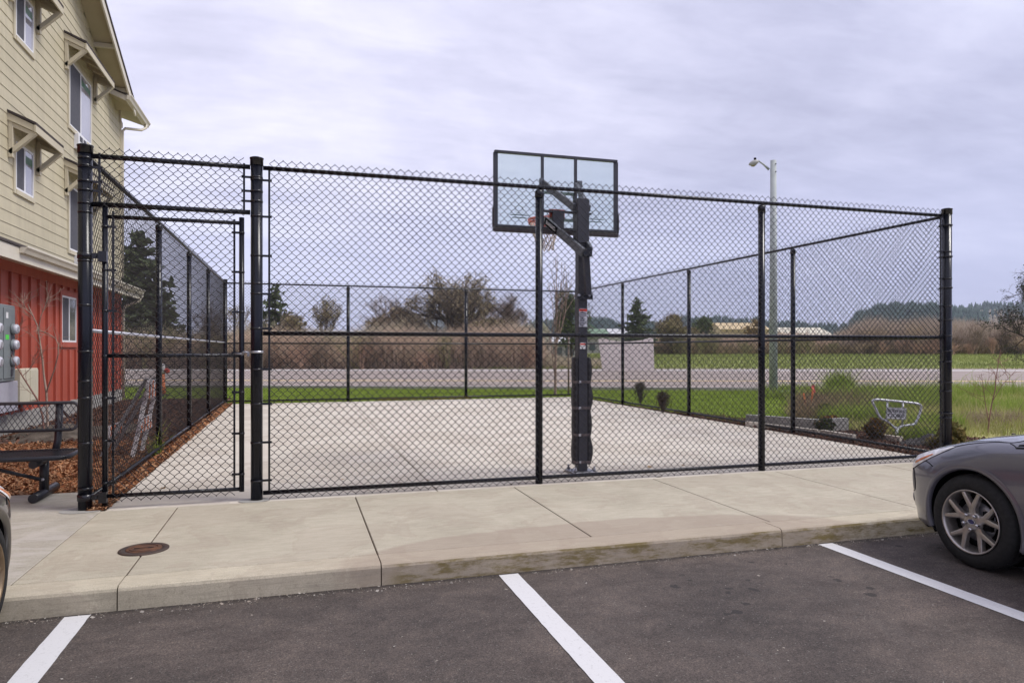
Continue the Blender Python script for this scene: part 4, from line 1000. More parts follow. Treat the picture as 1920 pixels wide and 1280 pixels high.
# awnings on brackets
def awning(y0, y1, zt_):
    pr = .46; zf = zt_ - .20
    A = [(XW, zt_), (XW + pr, zf), (XW + pr, zf + .045), (XW, zt_ + .045)]
    aw = MB().prism([(x, y0 - .08, z) for x, z in A], (0, y1 - y0 + .16, 0)).build('awning', M['shingle'], bu)
    fa = MB()
    fa.prism([(XW, y0 - .06, zt_ - .135), (XW + pr - .03, y0 - .06, zf - .12), (XW + pr - .03, y0 - .06, zf - .006), (XW, y0 - .06, zt_ - .006)], (0, .05, 0))
    fa.prism([(XW, y1 + .01, zt_ - .135), (XW + pr - .03, y1 + .01, zf - .12), (XW + pr - .03, y1 + .01, zf - .006), (XW, y1 + .01, zt_ - .006)], (0, .05, 0))
    fa.b2(XW + pr - .031, XW + pr - .004, y0 - .08, y1 + .08, zf - .13, zf - .002)
    fa.build('fascia', M['cream_gutter'] if False else M['trim'], aw)
    so = MB().prism([(XW, y0, zt_ - .03), (XW + pr - .03, y0, zf - .02), (XW + pr - .03, y0, zf - .008), (XW, y0, zt_ - .012)], (0, y1 - y0, 0)); n = max(2, int((y1 - y0) / .55))
    for k in range(1, n): yy = y0 + (y1 - y0) * k / n; so.prism([(XW, yy - .02, zt_ - .12), (XW + pr - .035, yy - .02, zf - .10), (XW + pr - .035, yy - .02, zf - .022), (XW, yy - .02, zt_ - .032)], (0, .04, 0))
    so.build('soffit', M['soffit'], aw)
    for yy in (y0, y1):
        b = MB().bar((XW + .03, yy, zt_ - .72), (XW + pr - .04, yy, zf - .13), .075, .09, up=(0, 1, 0))
        b.bbox(XW + .012, XW + .085, yy - .045, yy + .045, zt_ - .80, zt_ - .14, .006); b.bar((XW + .02, yy, zt_ - .19), (XW + pr - .04, yy, zf - .165), .07, .07, up=(0, 1, 0))
        b.build('bracket', M['trim'], aw)
for z in (8.50, 5.70):
    awning(17.88, 20.22, z); awning(14.70, 16.10, z + .02); awning(8.9, 11.2, z)
# little pent roof, gutter and fascia between the storeys
PR = .50
rp = MB().prism([(XW, 4.0, RZ + .36), (XW + PR, 4.0, RZ + .14), (XW + PR, 4.0, RZ + .17), (XW, 4.0, RZ + .39)], (0, YB1 + .25 - 4.0, 0)).build('pent_roof', M['shingle'], bu)
MB().b2(XW, XW + PR - .02, 4.02, YB1 + .24, RZ + .005, RZ + .135).build('soffit', M['cream_gutter'], rp)
MB().b2(XW + PR - .045, XW + PR - .021, 4.0, YB1 + .25, RZ - .10, RZ + .135).build('fascia', M['cream_gutter'], rp)
def gutter(y0, y1, x, z, name='gutter', parent=None, h=.125, d=.12):
    pr = [(x, z - h), (x + d * .55, z - h), (x + d * .75, z - h * .55), (x + d, z - h * .25), (x + d, z), (x + d - .012, z), (x + d - .012, z - h * .22), (x + .01, z - h * .22), (x + .01, z)]
    return MB().prism([(a, y0, b) for a, b in pr], (0, y1 - y0, 0)).build(name, M['cream_gutter'], parent or bu)
gutter(13.75, YB1 + .30, XW + PR - .02, RZ + .17, parent=rp)
# main roof
OV = .50
for (ya, yb, sg_) in ((RIDGE, EAVE_Y + .3, 1), (YB0 - .4, RIDGE, -1)):
    za, zb = rake_z(ya), rake_z(yb)
    rf_ = MB().prism([(XW - 11.2, ya, za - .02), (XW - 11.2, yb, zb - .02), (XW - 11.2, yb, zb + .06), (XW - 11.2, ya, za + .06)], (11.2 + OV + .03, 0, 0)).build('roof', M['shingle'], bu)
    MB().prism([(XW + OV - .03, ya, za - .24), (XW + OV - .03, yb, zb - .24), (XW + OV - .03, yb, zb - .022), (XW + OV - .03, ya, za - .022)], (.04, 0, 0)).build('barge_board', M['cream_gutter'], rf_)
    MB().prism([(XW, ya, za - .10), (XW, yb, zb - .10), (XW, yb, zb - .03), (XW, ya, za - .03)], (OV - .035, 0, 0)).build('soffit', M['soffit'], rf_)
    yy = ya + .4
    while yy < yb - .3:
        zz_ = rake_z(yy); MB().b2(XW, XW + OV - .035, yy - .04, yy + .04, zz_ - .22, zz_ - .11).build('lookout', M['trim'], rf_); yy += 1.45
# boxed eave return at the corner, with gutter and downpipe
E0, E1 = 21.6, 24.15
er = MB().prism([(XW - .3, E0, 8.74), (XW + .48, E0, 8.44), (XW + .48, E0, 8.475), (XW - .3, E0, 8.785)], (0, E1 - E0, 0)).build('eave_return', M['shingle'], bu)
MB().prism([(XW + .0, E0 + .02, 8.49), (XW + .46, E0 + .02, 8.30), (XW + .46, E0 + .02, 8.445), (XW + .0, E0 + .02, 8.62)], (0, .05, 0)).build('fascia', M['cream_gutter'], er)
MB().prism([(XW - .3, E0 + .08, 8.58), (XW + .46, E0 + .08, 8.345), (XW + .46, E0 + .08, 8.365), (XW - .3, E0 + .08, 8.62)], (0, E1 - E0 - .1, 0)).build('soffit', M['soffit'], er)
MB().b2(XW + .44, XW + .465, E0 + .08, E1, 8.30, 8.44).build('fascia', M['cream_gutter'], er)
gutter(E0 - .02, E1 + .05, XW + .466, 8.475, parent=er, h=.14, d=.13)
gy = E1 - .25
MB().tube([(XW + .52, gy, 8.34), (XW + .52, gy, 8.24), (XW + .42, gy - .15, 8.12), (XW + .10, YB1 + .12, 7.98), (XW + .04, YB1 + .06, 7.88), (XW + .04, YB1 + .06, RZ + .5)], .04, 8).build('downpipe', M['cream_gutter'], bu)
MB().tube([(XW + .55, YB1 + .20, RZ + .05), (XW + .45, YB1 + .2, RZ - .15), (XW + .12, YB1 + .06, RZ - .32), (XW + .06, YB1 + .055, RZ - .45), (XW + .06, YB1 + .055, .05)], .04, 8).build('downpipe', M['cream_gutter'], bu)
# far eave along the end wall
MB().prism([(XW - 11, YB1, 8.2), (XW - 11, YB1 + .75, 8.16), (XW - 11, YB1 + .75, 8.3), (XW - 11, YB1, 8.5)], (10.9, 0, 0)).build('end_eave', M['soffit'], bu)

# ------------------------------------------------------------------ electric meters and cabinets on the red wall
M['meter_grey'] = simple('meter_cabinet_grey', (0.20, 0.225, 0.235), (0.17, 0.19, 0.20), 3, .55)
mx0 = RXc + .032
mt = empty('electric_meter_bank', (XW, 13.4, 1.6), 'grey electric meter bank with round glass meters on the red wall', 'meter bank')
MB().bbox(mx0, mx0 + .22, 12.55, 14.30, .95, 2.25, .012).build('cabinet', M['meter_grey'], mt)
MB().bbox(mx0 + .22, mx0 + .235, 13.78, 14.26, 1.0, 2.2, .006).build('door', M['meter_grey'], mt)
MB().bbox(mx0 + .22, mx0 + .235, 13.22, 13.72, 1.0, 2.2, .006).build('door', M['meter_grey'], mt)
M['meter_glass'] = simple('meter_cover', (.62, .62, .68), (.5, .5, .56), 14, .12)
for yy in (12.72, 13.43, 14.14):
    for z in (1.84, 1.57, 1.29):
        c = Vector((mx0 + .235, yy - .02, z))
        mm = MB().lathe([(.098, 0), (.098, .03), (.088, .035)], c, 'X', 20).build('meter', M['meter_grey'], mt)
        MB().lathe([(.085, .03), (.085, .075), (.072, .095), (.001, .10)], c, 'X', 20).build('glass_cover', M['meter_glass'], mm)
        MB().lathe([(.05, .099), (.05, .102)], c, 'X', 16).build('dial', simple('meter_dial', (.45, .45, .48), (.2, .2, .22), 60, .4) if 'meter_dial' not in bpy.data.materials else bpy.data.materials['meter_dial'], mm)
MB().b2(mx0 + .235, mx0 + .238, 13.84, 13.98, 1.66, 1.74).build('tag', simple('green_tag', (.10, .75, .08), None, 5, .5), mt)
MB().b2(mx0 + .235, mx0 + .238, 13.86, 13.95, 2.02, 2.12).build('tag', M['white_paint'], mt)
for z in (1.7, 1.42, 1.10): MB().bbox(mx0 + .235, mx0 + .25, 14.06, 14.14, z - .06, z + .05, .004).build('latch', M['screen'], mt)
MB().bbox(mx0, mx0 + .20, 13.70, 14.50, .42, .94, .01).build('utility_cabinet', simple('lavender_grey_paint', (.42, .41, .47), (.36, .35, .41), 4, .5))
tag(bpy.data.objects['utility_cabinet'], 'pale lavender grey utility cabinet beneath the meters on the red wall', 'cabinet')
o = empty('utility_cabinet', (mx0, 15, .8), 'cream utility cabinet with a door, right of the electric meters', 'cabinet')
MB().bbox(mx0, mx0 + .22, 14.56, 15.44, .52, 1.14, .01).build('box', simple('cream_paint', (.58, .54, .42), (.52, .48, .37), 3, .5), o)
MB().bbox(mx0 + .22, mx0 + .232, 15.02, 15.42, .55, 1.11, .005).build('door', bpy.data.materials['cream_paint'], o)
cd = MB().tube([(mx0 + .08, 12.9, .95), (mx0 + .08, 12.9, .0)], .05, 10); cd.tube([(mx0 + .08, 13.3, .95), (mx0 + .08, 13.3, .0)], .04, 10); cd.build('conduit', M['galv'], mt)

# ------------------------------------------------------------------ bench
be = empty('park_bench', (-3.1, 8.2, 0), 'black steel park bench with expanded mesh back, left of the gate', 'bench')
bxr, bxl = -2.165, -4.05
M['bench'] = simple('black_bench_coat', (0.022, 0.022, 0.028), (0.014, 0.014, 0.019), 6, .38)
M['bench_grey'] = simple('bench_back_coat', (0.060, 0.058, 0.066), (0.045, 0.043, 0.05), 6, .45)
# seat: perforated top in a rolled rim
s = MB(); sy0, sy1, sz = 7.90, 8.38, .435
s.tube([(bxl, sy0 + .02, sz), (bxr - .06, sy0, sz), (bxr, sy0 + .07, sz + .003), (bxr, sy1 - .07, sz + .01), (bxr - .06, sy1, sz + .01), (bxl, sy1, sz + .01)], .024, 10)
st_ = s.build('seat', M['bench'], be)
s = MB(); k = 0; x = bxl
while x < bxr - .01:
    s.bar((x, sy0, sz + .012), (x + .0, sy1, sz + .018), .010, .006); x += .026
y = sy0 + .03
while y < sy1: s.bar((bxl, y, sz + .013), (bxr - .01, y, sz + .013), .008, .006); y += .03
s.build('seat_mesh', M['bench'], st_)
# back: rounded frame with diamond mesh, leaning a little
bz0_, bz1_ = .655, .935
def bp(x, z): return Vector((x, 8.44 + (z - .65) * .22, z))
cr = .07; fr_pts = [bp(bxl, bz0_), bp(bxr - cr - .05, bz0_)]
for a in np.linspace(-90, 0, 6): fr_pts.append(bp(bxr - cr - .05 + cr * math.cos(R(a)), bz0_ + cr + cr * math.sin(R(a))))
for a in np.linspace(0, 90, 6): fr_pts.append(bp(bxr - cr - .05 + cr * math.cos(R(a)), bz1_ - cr + cr * math.sin(R(a))))
fr_pts.append(bp(bxl, bz1_))
bk = MB().tube(fr_pts, .017, 10).build('backrest', M['bench_grey'], be)
s = MB(); pw, ph = .050, .075; x = bxl - .4
xe = bxr - .07
while x < xe:
    for sgn in (1, -1):
        za, zb = bz0_ + .012, bz1_ - .012; dx_ = (zb - za) * pw / ph
        p0 = [x, za]; p1 = [x + dx_, zb]
        if p0[0] < bxl: t_ = (bxl - p0[0]) / dx_; p0 = [bxl, za + (zb - za) * t_]
        if p1[0] > xe + .01: t_ = (xe + .01 - x) / dx_; p1 = [xe + .01, za + (zb - za) * t_]
        if p1[0] - p0[0] > .01:
            a, b = (p0[1], p1[1]) if sgn == 1 else (za + zb - p0[1], za + zb - p1[1])
            s.bar(bp(p0[0], a), bp(p1[0], b), .005, .007, up=(0, 1, 0))
    x += pw
s.build('back_mesh', M['bench_grey'], bk)
for lx in (-2.46, -3.72):
    MB().tube([(lx, 7.92, .046), (lx, 8.58, .046)], .045, 14).build('foot', M['bench'], be)
    MB().tube([(lx, 8.24, .06), (lx, 8.24, .40)], .043, 14).build('leg', M['bench'], be)
    MB().tube([(lx, 7.92, .375), (lx, 8.45, .385)], .040, 14).build('seat_support', M['bench'], be)
    MB().tube([(lx + .05, 8.40, .42), (lx + .06, 8.46, .55), (lx + .06, 8.475, .65), (lx + .055, 8.53, .92)], .036, 12).build('back_support', M['bench'], be)
MB().tube([(-3.05, 8.22, .36), (-2.47, 8.19, .185)], .018, 8).build('brace', M['bench'], be)
MB().tube([(-3.13, 8.22, .36), (-3.71, 8.19, .185)], .018, 8).build('brace', M['bench'], be)
MB().lathe([(.016, 0), (.016, -.014), (.006, -.018)], (-2.46, 8.195, .185), 'Y', 8).build('bolt', M['galv'], be)

# ------------------------------------------------------------------ rusty cleanout cover
M['rust'] = simple('rusty_iron', (0.16, 0.072, 0.036), (0.075, 0.040, 0.028), 14, .75, metal=.35, bmp=.5, bscale=90)
mc = Vector((-1.10, 5.86, 0)); mh = empty('manhole_cover', mc, 'round rusty iron cleanout cover set in the sidewalk', 'manhole cover')
MB().lathe([(.172, -.01), (.172, .007), (.165, .010), (.128, .010), (.126, .006)], mc, 'Z', 40).build('ring', simple('dark_iron', (.085, .055, .042), (.05, .036, .03), 12, .7, metal=.3, bmp=.5, bscale=80), mh)
lid = MB(); lid.lathe([(.123, -.005), (.123, .011), (.116, .013), (.0001, .0135)], mc, 'Z', 40); ld = lid.build('lid', M['rust'], mh)
m = MB().tube([mc + Vector((.096 * math.cos(a), .096 * math.sin(a), .0138)) for a in np.linspace(0, 6.283, 33)[:-1]], .004, 5, closed=True)
m.box(mc + Vector((0, 0, .015)), (.05, .012, .004)); m.build('raised_ring', M['rust'], ld)
for a in (-1, 1): MB().bbox(mc.x + a * .047 - .02, mc.x + a * .047 + .02, mc.y - .007, mc.y + .007, .0130, .0148, .0005).build('slot', M['hole'], ld)

# ------------------------------------------------------------------ low walls and kerbs at the right bed, far pale panel, silt fence
a_, b_2, c_2 = G(1374, 783), G(1530, 790), G(1531, 812)
m = MB(); zt2 = .20
p1, p2, p3, p4 = G(1395, 797), G(1530, 812), G(1530, 786, .2), G(1376, 781, .16)
def L(p, z): return (p.x, p.y, z)
q1, q2 = G(1398, 795), G(1531, 811)
dirv = Vector((.35, 1.0, 0)).normalized()
e1 = G(1376, 781, .20); m.prism([L(q1, -.1), L(q2, -.1), L(q2, .235), L(q1, .19)], Vector((.10, .09, 0)))
m.prism([L(q2, -.1), L(q2 + Vector((.75, .05, 0)), -.1), L(q2 + Vector((.75, .05, 0)), .235), L(q2, .235)], Vector((-.02, .12, 0)))
tag(m.build('low_concrete_wall', M['concrete_grey']), 'low grey concrete curb block in the planting bed behind the right fence', 'concrete block')
for (pa, pb) in (((1400, 798), (1535, 815)), ((1541, 815), (1602, 825)), ((1656, 824), (1690, 829))):
    p, q_ = G(*pa), G(*pb)
    tag(MB().bar(p + Vector((0, 0, .045)), q_ + Vector((0, 0, .045)), .07, .09).build('bed_edging', M['concrete_court']), kind='structure')
sp0, sp1 = PD(1798, 838, 10.9), PD(2040, 838, 13.0)
sf = empty('silt_fence', Vector((sp0.x, sp0.y, 0)), 'low black silt fence in the rough grass beyond the grey car', 'fence')
m = MB(); N = 30
zt_of = lambda t: PD(1798, 834 - 6 * t, 10.9).z + .01 * math.sin(t * 19) + .018 * math.sin(t * 7)
V = []; 
for i in range(N + 1):
    t = i / N; p = sp0.lerp(sp1, t); ny = .03 * math.sin(t * 23)
    V += [(p.x, p.y + ny, -.05), (p.x, p.y + ny, zt_of(t)), (p.x, p.y + ny + .008, zt_of(t)), (p.x, p.y + ny + .008, -.05)]
F = [(i * 4 + a, i * 4 + (a + 1) % 4, i * 4 + 4 + (a + 1) % 4, i * 4 + 4 + a) for i in range(N) for a in range(4)]
m.add(V, F); m.build('fabric', simple('silt_fabric', (.022, .022, .024), (.014, .014, .016), 10, .8, bmp=.3), sf)
for t in (.0, .38, .78): 
    p = sp0.lerp(sp1, t); MB().b2(p.x - .02, p.x + .02, p.y - .02, p.y + .02, -.1, zt_of(t) + .05).build('stake', simple('grey_wood', (.2, .17, .14), (.14, .12, .1), 9, .9) if 'grey_wood' not in bpy.data.materials else bpy.data.materials['grey_wood'], sf)
# pale panel by the road
d0 = 48.5
ax = Vector((CS, -SN, 0)); bk_ = Vector((SN, CS, 0))
outl = [(1131, 698), (1124, 646), (1123, 636), (1130, 633.5), (1142, 637), (1156, 639.5), (1180, 640), (1204, 637.5), (1221, 633), (1225, 634), (1226, 660), (1227, 699)]
P = [PD(x, y, d0) for x, y in outl]
for p in P:
    if p.z < .2: p.z = -.05
tag(MB().prism(P, bk_ * .35).build('pale_panel_wall', simple('pale_panel', (.86, .78, .72), (.75, .67, .62), .5, .7)), 'blank pale panel wall with a dipped top edge, standing at the road', 'panel')
# ------------------------------------------------------------------ cars
def catmull(P, n):
    """P: array (m, ...) -> dense samples, n per span"""
    m = len(P); out = []
    for i in range(m - 1):
        p0, p1, p2, p3 = P[max(i - 1, 0)], P[i], P[i + 1], P[min(i + 2, m - 1)]
        for k in range(n):
            t = k / n
            out.append(.5 * ((2 * p1) + (p2 - p0) * t + (2 * p0 - 5 * p1 + 4 * p2 - p3) * t * t + (3 * p1 - p0 - 3 * p2 + p3) * t ** 3))
    out.append(P[-1]); return np.array(out)
def car_paint(name, c, flake=.25):
    m, nt, b = new_mat(name); p = objc(nt)
    f = noise(nt, p, 900, 1)
    nt.links.new(ramp(nt, f, [(.35, tuple(x * .82 for x in c)), (.65, tuple(x * 1.15 for x in c))]), b.inputs['Base Color'])
    b.inputs['Metallic'].default_value = .45; b.inputs['Roughness'].default_value = .30; b.inputs['Coat Weight'].default_value = 1.0; b.inputs['Coat Roughness'].default_value = .03
    b.inputs['Specular IOR Level'].default_value = .5
    return m
NS = 8                      # samples per station span
NK = 6                      # samples per section span
def make_car(label, cx, noseY, paint, rim_mat, glass, group):
    root = empty('parked_car', (cx, noseY - 2.2, -.15), label, 'car', group)
    Z0 = -.15
    # stations from nose to tail; each: y, then (half width, height) for the nine section lines, and a per line shift in y
    #     k:      0 floor     1 sill       2 low         3 side       4 crease      5 shoulder   6 upper edge  7 top mid   8 centre
    ST = [
     (0.00, [(0, .20), (.10, .20), (.12, .34), (.12, .50), (.12, .62), (.11, .70), (.10, .745), (.06, .76), (0, .765)]),
     (0.015, [(0, .20), (.40, .20), (.47, .33), (.52, .50), (.53, .63), (.50, .705), (.43, .755), (.20, .775), (0, .78)]),
     (0.075, [(0, .19), (.62, .20), (.70, .33), (.735, .50), (.745, .64), (.72, .728), (.62, .785), (.30, .81), (0, .815)]),
     (0.19, [(0, .19), (.72, .195), (.805, .32), (.828, .50), (.833, .655), (.795, .765), (.66, .83), (.34, .855), (0, .86)]),
     (0.38, [(0, .18), (.77, .19), (.865, .32), (.885, .50), (.884, .68), (.84, .815), (.69, .885), (.37, .915), (0, .92)]),
     (0.60, [(0, .18), (.79, .19), (.895, .32), (.912, .50), (.902, .70), (.85, .87), (.70, .935), (.38, .965), (0, .97)]),
     (0.82, [(0, .18), (.80, .19), (.905, .32), (.918, .51), (.905, .73), (.86, .91), (.715, .975), (.39, 1.0), (0, 1.005)]),
     (1.02, [(0, .18), (.80, .19), (.895, .32), (.908, .51), (.90, .745), (.865, .925), (.73, .995), (.40, 1.03), (0, 1.04)]),
     (1.24, [(0, .18), (.80, .19), (.89, .32), (.905, .51), (.90, .755), (.868, .94), (.725, 1.09), (.41, 1.15), (0, 1.16)]),
     (1.82, [(0, .18), (.80, .19), (.89, .32), (.905, .51), (.90, .765), (.868, .96), (.665, 1.33), (.40, 1.41), (0, 1.42)]),
     (2.45, [(0, .18), (.80, .19), (.89, .32), (.905, .51), (.90, .775), (.868, .975), (.63, 1.405), (.38, 1.47), (0, 1.48)]),
     (3.05, [(0, .18), (.80, .19), (.895, .32), (.91, .51), (.90, .79), (.865, 1.0), (.62, 1.395), (.37, 1.465), (0, 1.475)]),
     (3.60, [(0, .20), (.79, .20), (.895, .33), (.91, .52), (.90, .81), (.855, 1.03), (.61, 1.34), (.36, 1.42), (0, 1.43)]),
     (4.02, [(0, .24), (.76, .24), (.865, .36), (.885, .54), (.875, .82), (.82, 1.03), (.60, 1.22), (.35, 1.33), (0, 1.34)]),
     (4.26, [(0, .27), (.68, .27), (.79, .38), (.81, .55), (.80, .80), (.75, .98), (.58, 1.06), (.34, 1.10), (0, 1.11)]),
     (4.36, [(0, .29), (.40, .29), (.50, .40), (.52, .55), (.50, .78), (.47, .93), (.40, .99), (.22, 1.01), (0, 1.02)]),
     (4.38, [(0, .29), (.10, .29), (.12, .40), (.12, .55), (.12, .78), (.11, .92), (.10, .98), (.06, 1.0), (0, 1.01)]),
    ]
    A = np.array([[[w, y, z] for (w, z) in ks] for (y, ks) in ST])
    A[4:9, 5, 0] -= .028; A[4:9, 5, 2] += .008; A[4:9, 6, 0] -= .02; A[3:9, 4, 2] += .012
    # the front leans back with height; a small tuck under the chin
    for i in range(5):
        for k in range(9):
            z = A[i, k, 2]; f = (1 - i / 5)
            A[i, k, 1] += f * (.10 * max(0, (z - .60) / .2) ** 1.5 + .05 * max(0, (.33 - z) / .14))
    D = catmull(A, NS); D = np.array([catmull(row, NK) for row in D])     # dense [S][T][3]
    S, T = D.shape[:2]
    WY, WZ, WR_, AR = (.735, .35, .351, .392)
    WY2 = 3.385
    D0 = D.copy()
    gone = np.zeros((S, T), bool)
    for (wy) in (WY, WY2):
        ry = D[:, :, 1] - wy; rz = D[:, :, 2] - WZ; rr = np.hypot(ry, rz)
        side = D[:, :, 0] > .55
        gone |= (rr < AR) & side
    def put(d):                                         # local -> world, left and right
        w = np.empty(d.shape); w[..., 1] = noseY - d[..., 1]; w[..., 2] = d[..., 2] + Z0
        a = w.copy(); a[..., 0] = cx - d[..., 0]; b = w.copy(); b[..., 0] = cx + d[..., 0]
        return a, b
    # snap arch edge
    Dn = D.copy()
    for i in range(S):
        for k in range(T):
            if gone[i, k]:
                nb = [(i + a, k + b) for a in (-1, 0, 1) for b in (-1, 0, 1) if 0 <= i + a < S and 0 <= k + b < T]
                if any(not gone[q] for q in nb):
                    wy = WY if abs(D[i, k, 1] - WY) < .6 else WY2
                    v = np.array([D[i, k, 1] - wy, D[i, k, 2] - WZ]); n = np.linalg.norm(v)
                    if n > .02: v *= AR / n; Dn[i, k, 1] = wy + v[0]; Dn[i, k, 2] = WZ + v[1]
    D = Dn
    # index helpers
    def si(st): return int(round(st * NS))
    def ki(k): return int(round(k * NK))
    glassmask = np.zeros((S - 1, T - 1), bool)
    glassmask[si(7.15):si(13.2), ki(5.12):ki(5.86)] = True            # side glass
    glassmask[si(7.25):si(9.1), ki(6.2):T] = True                      # windscreen
    glassmask[si(13.1):si(13.9), ki(6.2):T] = True                      # rear glass
    for i in range(si(7.15), si(9.0)):                                 # A pillar: side glass starts along a slope
        lim = (i - si(7.15)) / (si(9.0) - si(7.15))
        for k in range(ki(5.12), ki(5.86)):
            if (k - ki(5.12)) / (ki(5.86) - ki(5.12)) > lim * 1.05 + .05: glassmask[i, k] = False
    for i in range(S - 1):
        pass
    pill = [si(10.55), si(10.55) + 1, si(12.45), si(12.45) + 1]
    for i in pill: glassmask[i, ki(5.12):ki(5.86)] = False
    lamp = np.zeros_like(glassmask)
    def faces(mask, skip=None):
        F = []
        for i in range(S - 1):
            for k in range(T - 1):
                if not mask[i, k]: continue
                q = [(i, k), (i + 1, k), (i + 1, k + 1), (i, k + 1)]
                if all(gone[a] for a in q): continue
                F.append([a * T + b for a, b in q])
        return F
    def both(d, F, name, mat, parent, smooth=True):
        a, b = put(d); n = d.shape[0] * d.shape[1]
        V = np.concatenate([a.reshape(-1, 3), b.reshape(-1, 3)])
        FF = F + [[j + n for j in reversed(f)] for f in F]
        used = sorted({j for f in FF for j in f}); mp = {j: q for q, j in enumerate(used)}
        return np_mesh(name, V[used], [[mp[j] for j in f] for f in FF], mat, parent, smooth)
    body = both(D, faces(~glassmask), 'body', paint, root)
    gl = both(D - 0.0, faces(glassmask), 'windows', glass, root)
    # pieces lying on the skin
    def skin(i, k):                                      # bilinear sample in (station, line)
        x = min(max(i * NS, 0), S - 1.001); y = min(max(k * NK, 0), T - 1.001)
        a, b = int(x), int(y); fx, fy = x - a, y - b
        return (D0[a, b] * (1 - fx) + D0[a + 1, b] * fx) * (1 - fy) + (D0[a, b + 1] * (1 - fx) + D0[a + 1, b + 1] * fx) * fy
    def normal(i, k):
        e = .06; n = np.cross(skin(i + e, k) - skin(i - e, k), skin(i, k + e) - skin(i, k - e)); n /= np.linalg.norm(n) + 1e-9
        return n if n[0] > 0 or (abs(n[0]) < .2 and n[2] > 0) else -n
    def wpt(p, s): return Vector((cx + s * p[0], noseY - p[1], p[2] + Z0))
    def patch(name, path_lo, path_hi, off, mat, parent, s, nu=20, nv=8, bulge=0.0):
        """patch between two curves given as (station, line) control points"""
        lo = catmull(np.array(path_lo, float), 8); hi = catmull(np.array(path_hi, float), 8)
        V = []; F = []
        for u in range(nu + 1):
            a = lo[int(u / nu * (len(lo) - 1))]; b = hi[int(u / nu * (len(hi) - 1))]
            for v in range(nv + 1):
                q = a + (b - a) * v / nv; n = normal(*q); e = off * (0.0 if (u in (0, nu) or v in (0, nv)) else 1) + bulge * math.sin(math.pi * v / nv) * math.sin(math.pi * u / nu)
                V.append(wpt(skin(*q) + n * (e + .0015), s))
        for u in range(nu):
            for v in range(nv): F.append((u * (nv + 1) + v, u * (nv + 1) + v + 1, (u + 1) * (nv + 1) + v + 1, (u + 1) * (nv + 1) + v))
        return np_mesh(name, V, F, mat, parent, True)
    def seam(path, s, r=.0035, parent=None, name='panel_gap', mat=None, n=8):
        c = catmull(np.array(path, float), n)
        return MB().tube([wpt(skin(*q) + normal(*q) * .0005, s) for q in c], r, 6).build(name, mat or M['hole'], parent or body)
    for s in (-1, 1):
        # headlamp sweeps back from the nose corner
        hl = patch('headlight', [(1.75, 3.95), (2.4, 4.0), (3.1, 4.28), (3.8, 4.78), (4.5, 5.26)], [(1.9, 5.30), (2.4, 5.42), (3.0, 5.48), (3.7, 5.48), (4.55, 5.32)], .004, M['lamp_clear'], root, s, bulge=.010)
        patch('turn_signal', [(2.75, 4.26), (3.2, 4.46), (3.75, 4.84)], [(2.8, 4.62), (3.3, 4.76), (3.8, 4.95)], .012, M['lamp_amber'], hl, s, nu=10, nv=4, bulge=.008)
        patch('lamp_housing', [(2.35, 4.80), (3.0, 4.92), (3.8, 5.14)], [(2.4, 5.16), (3.0, 5.22), (3.7, 5.27)], .012, M['lamp_clear'], hl, s, nu=10, nv=4, bulge=.006)
        seam([(1.7, 3.90), (2.4, 3.95), (3.1, 4.24), (3.8, 4.74), (4.55, 5.29), (3.7, 5.53), (3.0, 5.53), (2.4, 5.46), (1.85, 5.34)], s, .003)
        seam([(4.55, 5.30), (5.2, 5.40), (6.2, 5.5), (6.8, 5.6), (7.3, 6.0)], s)           # bonnet edge
        seam([(3.45, 4.48), (3.75, 4.30), (4.0, 4.12)], s)                                 # bumper to wing
        seam([(8.3, 5.0), (8.1, 4.4), (8.05, 3.4), (8.1, 2.2), (8.15, 1.3)], s)
        seam([(6.75, 5.42), (6.9, 5.3), (7.1, 5.08)], s)           # front door edge
        seam([(10.6, 5.05), (10.6, 4.2), (10.6, 2.0), (10.6, 1.3)], s)
        seam([(12.9, 5.0), (12.6, 4.2), (12.2, 3.4)], s)
        seam([(8.15, 1.25), (10.6, 1.25), (11.6, 1.25)], s)
        seam([(7.1, 5.07), (8.05, 5.06), (9.2, 5.06), (10.6, 5.06), (13.2, 5.08)], s, .008, mat=M['rubber'], name='window_seal')
        for a in (9.9, 12.0):
            p = wpt(skin(a, 4.55) + normal(a, 4.55) * .02, s)
            MB().tube([p + Vector((0, .1, 0)), p + Vector((s * .012, .05, 0)), p + Vector((s * .012, -.05, 0)), p + Vector((0, -.1, 0))], .014, 8).build('door_handle', paint, root)
        # fog lamp in a dark pocket, and the corner intake
        patch('fog_pocket', [(1.55, 1.9), (1.95, 1.8), (2.4, 2.1)], [(1.6, 2.9), (1.95, 3.0), (2.35, 2.75)], .0, M['hole'], root, s, nu=10, nv=6)
        q = (1.95, 2.42); p = wpt(skin(*q) + normal(*q) * .004, s); n = normal(*q); nw = Vector((n[0] * s, -n[1], n[2]))
        m = MB(); u1 = nw.orthogonal().normalized(); u2 = nw.cross(u1)
        m.tube([p - nw * .01, p + nw * .004, p + nw * .008], [.042, .042, .03], 16); m.build('fog_lamp', M['lamp_fog'], root)
        patch('corner_vent', [(2.35, 2.9), (2.6, 2.9), (2.8, 3.1)], [(2.15, 3.9), (2.45, 3.95), (2.7, 3.7)], .001, M['paint_dim'], root, s, nu=8, nv=4)
        seam([(2.3, 2.75), (2.7, 2.85), (2.85, 3.2), (2.75, 3.7), (2.5, 4.0), (2.15, 3.95)], s, .003)
        # lower lip
        seam([(.9, 1.05), (1.6, 1.02), (2.4, 1.02), (3.1, 1.02)], s, .022, mat=M['plastic'], name='lower_lip')
        seam([(7.2, 1.02), (9, 1.02), (11.6, 1.02)], s, .022, mat=M['plastic'], name='sill_trim')
        # mirror
        p = wpt(skin(8.5, 5.25), s)
